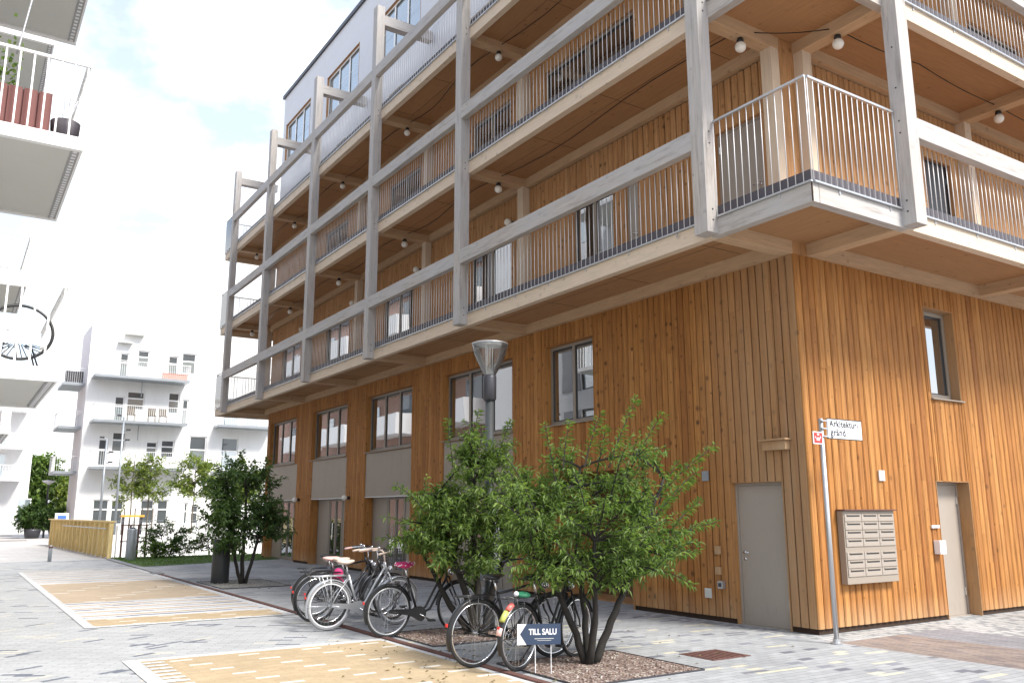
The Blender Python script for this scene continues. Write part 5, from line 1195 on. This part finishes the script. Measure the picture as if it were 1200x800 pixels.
    # mudguards
    for c, a0, a1 in ((ra, 18, 205), (fa, 20, 175)):
        m_ = MB(); n = 26; i0 = len(m_.v)
        for k in range(n + 1):
            a = math.radians(a0 + (a1 - a0) * k / n); Rm = R + .022
            for yy, dr in ((-.028, -.014), (-.018, 0), (.018, 0), (.028, -.014)): m_.v.append((c[0] + (Rm + dr) * math.cos(a), yy, c[2] + (Rm + dr) * math.sin(a)))
        for k in range(n):
            for j in range(3): m_.f.append((i0 + k * 4 + j, i0 + k * 4 + j + 1, i0 + (k + 1) * 4 + j + 1, i0 + (k + 1) * 4 + j))
        for s in (-1, 1): m_.tube(c + Vector((0, .045 * s, 0)), c + Vector((math.cos(math.radians(a1 - 25)) * (R + .02), .02 * s, math.sin(math.radians(a1 - 25)) * (R + .02))), .003, n=5)
        m_.build('mudguard', g_, t, True)
    MB().rbox(-R - .040, -R - .022, -.016, .016, .44, .475, .004).build('tail_reflector', 'red', t)
    if rack:
        q = MB()
        for s in (-1, 1):
            q.poly([(.20, .055 * s, .735), (-.1, .06 * s, .735), (-.27, .05 * s, .74)], .006, 6); q.tube((-.16, .06 * s, .735), ra + Vector((0, .07 * s, 0)), .005, n=6); q.tube((-.03, .06 * s, .735), ra + Vector((0, .07 * s, 0)), .005, n=6)
        for x in (.15, .05, -.06, -.17, -.27): q.tube((x, -.06, .736), (x, .06, .736), .005, n=6)
        q.tube((.2, 0, .742), (-.27, 0, .742), .008, n=6); q.build('luggage_rack', rack if isinstance(rack, str) else 'black', t, True)
    # drive
    k = MB(); k.ring(tuple(bb + Vector((0, -.05, 0))), .085, .006, 'y', 26, 6); k.ring(tuple(bb + Vector((0, -.05, 0))), .045, .005, 'y', 18, 6)
    for a in range(5): k.tube(bb + Vector((0, -.05, 0)), bb + Vector((.085 * math.cos(a * 1.257), -.05, .085 * math.sin(a * 1.257))), .006, n=5)
    a = .5
    k.tube(bb + Vector((0, -.065, 0)), bb + Vector((.17 * math.cos(a), -.07, -.17 * math.sin(a))), .010, n=8); k.tube(bb + Vector((0, .065, 0)), bb - Vector((.17 * math.cos(a), -.07, -.17 * math.sin(a))), .010, n=8)
    co = k.build('crank', 'chrome', t, True)
    for s, yy in ((1, -.12), (-1, .12)):
        p = bb + Vector((.17 * math.cos(a) * s, yy, -.17 * math.sin(a) * s)); MB().rbox(p.x - .045, p.x + .045, p.y - .04, p.y + .04, p.z - .012, p.z + .012, .004).build('pedal', 'rubber', co)
    cc = MB(); prof = [(.44 + .10 * math.cos(th), .28 + .10 * math.sin(th)) for th in [math.radians(-80 + 20 * i) for i in range(10)]] + [(.30, R + .015), (.0, R + .03), (-.04, R + .0), (.0, R - .02), (.28, R - .06)]
    if case:
        i0 = 0; n = len(prof); cc.v = [(x, -.062, z) for x, z in prof] + [(x, -.040, z) for x, z in prof]
        cc.f = [tuple(range(n)), tuple(reversed(range(n, 2 * n)))] + [(i, n + i, n + (i + 1) % n, (i + 1) % n) for i in range(n)]
        cc.build('chain_guard', case, t)
    else:
        cc.poly([(p[0], -.05, p[1]) for p in prof], .004, 5, closed=True); cc.build('chain', 'rubber', t)
    MB().poly([(.36, .06, .27), (.33, .15, .12), (.30, .20, .015)], .009, 6).build('kickstand', 'dark_metal', t, True)
    if basket:
        b = MB(); x0, z0 = wb - .13, .80
        for j in range(9):
            a_ = j / 8
            for s in (-1, 1): b.tube((x0 - .02 + .30 * a_, (.13 + .02) * s * .9, z0), (x0 - .04 + .34 * a_, .175 * s, z0 + .25), .005, n=4)
        for j in range(9):
            y = -.14 + .28 * j / 8
            for xx, xt in ((x0 - .02, x0 - .04), (x0 + .28, x0 + .30)): b.tube((xx, y, z0), (xt, y * 1.25, z0 + .25), .005, n=4)
        for k_ in range(7):
            f_ = k_ / 6; zz = z0 + .25 * f_; w_ = .137 + .038 * f_; xa, xb = x0 - .02 - .02 * f_, x0 + .28 + .02 * f_
            b.poly([(xa, -w_, zz), (xb, -w_, zz), (xb, w_, zz), (xa, w_, zz)], .006, 5, closed=True)
        b.box(x0 - .02, x0 + .28, -.135, .135, z0 - .006, z0 + .004); b.build('basket', basket, t)
    if extras: extras(t, R)
    return t
Y_ = lambda y: y
bicycle('silver grey bicycle with white tyres and cream saddle at the front of the bicycle cluster', (-5.24, 4.10, 0), math.radians(4), .05, 'silver', 'tyre_grey', 'signwhite', 'cream', 'cream', 'step', 'silver', None, 'silver', 'silver')
bicycle('black bicycle with a cream saddle and front basket behind the silver bicycle', (-5.05, 4.62, 0), math.radians(6), -.04, 'black', 'rubber', 'chrome', 'cream', 'chrome', 'step', True, 'wicker')
def pinkbag(t, R):
    q = MB()
    for x, z, r in ((.30, .70, .075), (.33, .58, .06), (.26, .63, .06)): q.sphere((x, -.09, z), r, 1.0, .6, 1.1, 10)
    q.build('pink_bag', 'magenta', t, True)
bicycle('black bicycle with pale pink saddle and a magenta bag hanging under it', (-5.08, 5.05, 0), math.radians(2), .03, 'black', 'rubber', 'chrome', 'pinkleather', 'chrome', 'step', True, None, extras=pinkbag)
bicycle('black upright bicycle with rear rack farthest back in the bicycle cluster', (-4.85, 5.75, 0), math.radians(-4), -.03, 'black', 'rubber', 'silver', 'black', 'black', 'dia', True)
bicycle('black bicycle with pink polka dot saddle cover between cluster and middle tree', (-4.86, 2.98, 0), math.radians(3), .04, 'black', 'rubber', 'silver', 'black', 'black', 'step', False, None, None, 'black', 'magenta')
def bell_bag(t, R): pass
bicycle('tall black roadster bicycle with dark saddle in front of the middle gravel bed', (-5.02, .47, 0), math.radians(5), .05, 'black', 'rubber', 'chrome', 'black', 'black', 'dia', True, R=.35)
def kid(t, R):
    def arcp(a): return Vector((-(R + .03) * math.cos(math.radians(a)), 0, R + (R + .03) * math.sin(math.radians(a))))
    for a0, a1, m_, nm in ((8, 20, 'pinkleather', 'sticker'), (30, 48, 'lime', 'sticker'), (52, 66, 'pinkred', 'tail_lamp')):
        q = MB(); q.poly([arcp(a0), arcp((a0 + a1) / 2), arcp(a1)], .030, 8); q.build(nm, m_, t, True)
    q = MB(); q.sphere((.03, .0, .755), .06, 1.4, .9, .6, 10); q.build('green_bag', 'green_bag', t, True)
    q = MB(); q.sphere((-.06, .02, .77), .028, 1, 1, 1, 8); q.build('white_bag', 'signwhite', t, True)
bicycle('black bicycle with lime and coral stickers on its rear mudguard behind the TILL SALU sign', (-4.74, .06, 0), math.radians(20), .05, 'black', 'rubber', 'chrome', 'black', 'black', 'step', True, None, 'black', 'black', extras=kid)

# ------------------------------------------------------------------ fallen leaves and grit on the paving
fl_ = MB(); RL = random.Random(99)
for cx, cy, n, sx, sy in ((-4.3, .2, 90, 1.0, 1.2), (-4.2, 2.6, 80, 1.0, 1.2), (-5.2, .6, 70, .8, 1.8), (-4.3, 12.6, 60, 1.2, 1.6), (-2.5, 1.5, 40, 1.4, 2.5)):
    for _ in range(n):
        p = Vector((RL.gauss(cx, sx * .6), RL.gauss(cy, sy * .6), .012)); a = RL.uniform(0, 6.28); d = Vector((math.cos(a), math.sin(a), RL.uniform(-.02, .2)))
        leaf(fl_, p, d, RL.uniform(.03, .07), RL.uniform(.006, .012), Vector((0, 0, 1)))
M['deadleaf'] = leaf_mat('fallen_leaves', (.10, .075, .03), (.20, .17, .05), .1)
tag(fl_.build('fallen_leaves', 'deadleaf'), 'small fallen leaves scattered on the paving under the trees', 'leaves', kind='stuff')
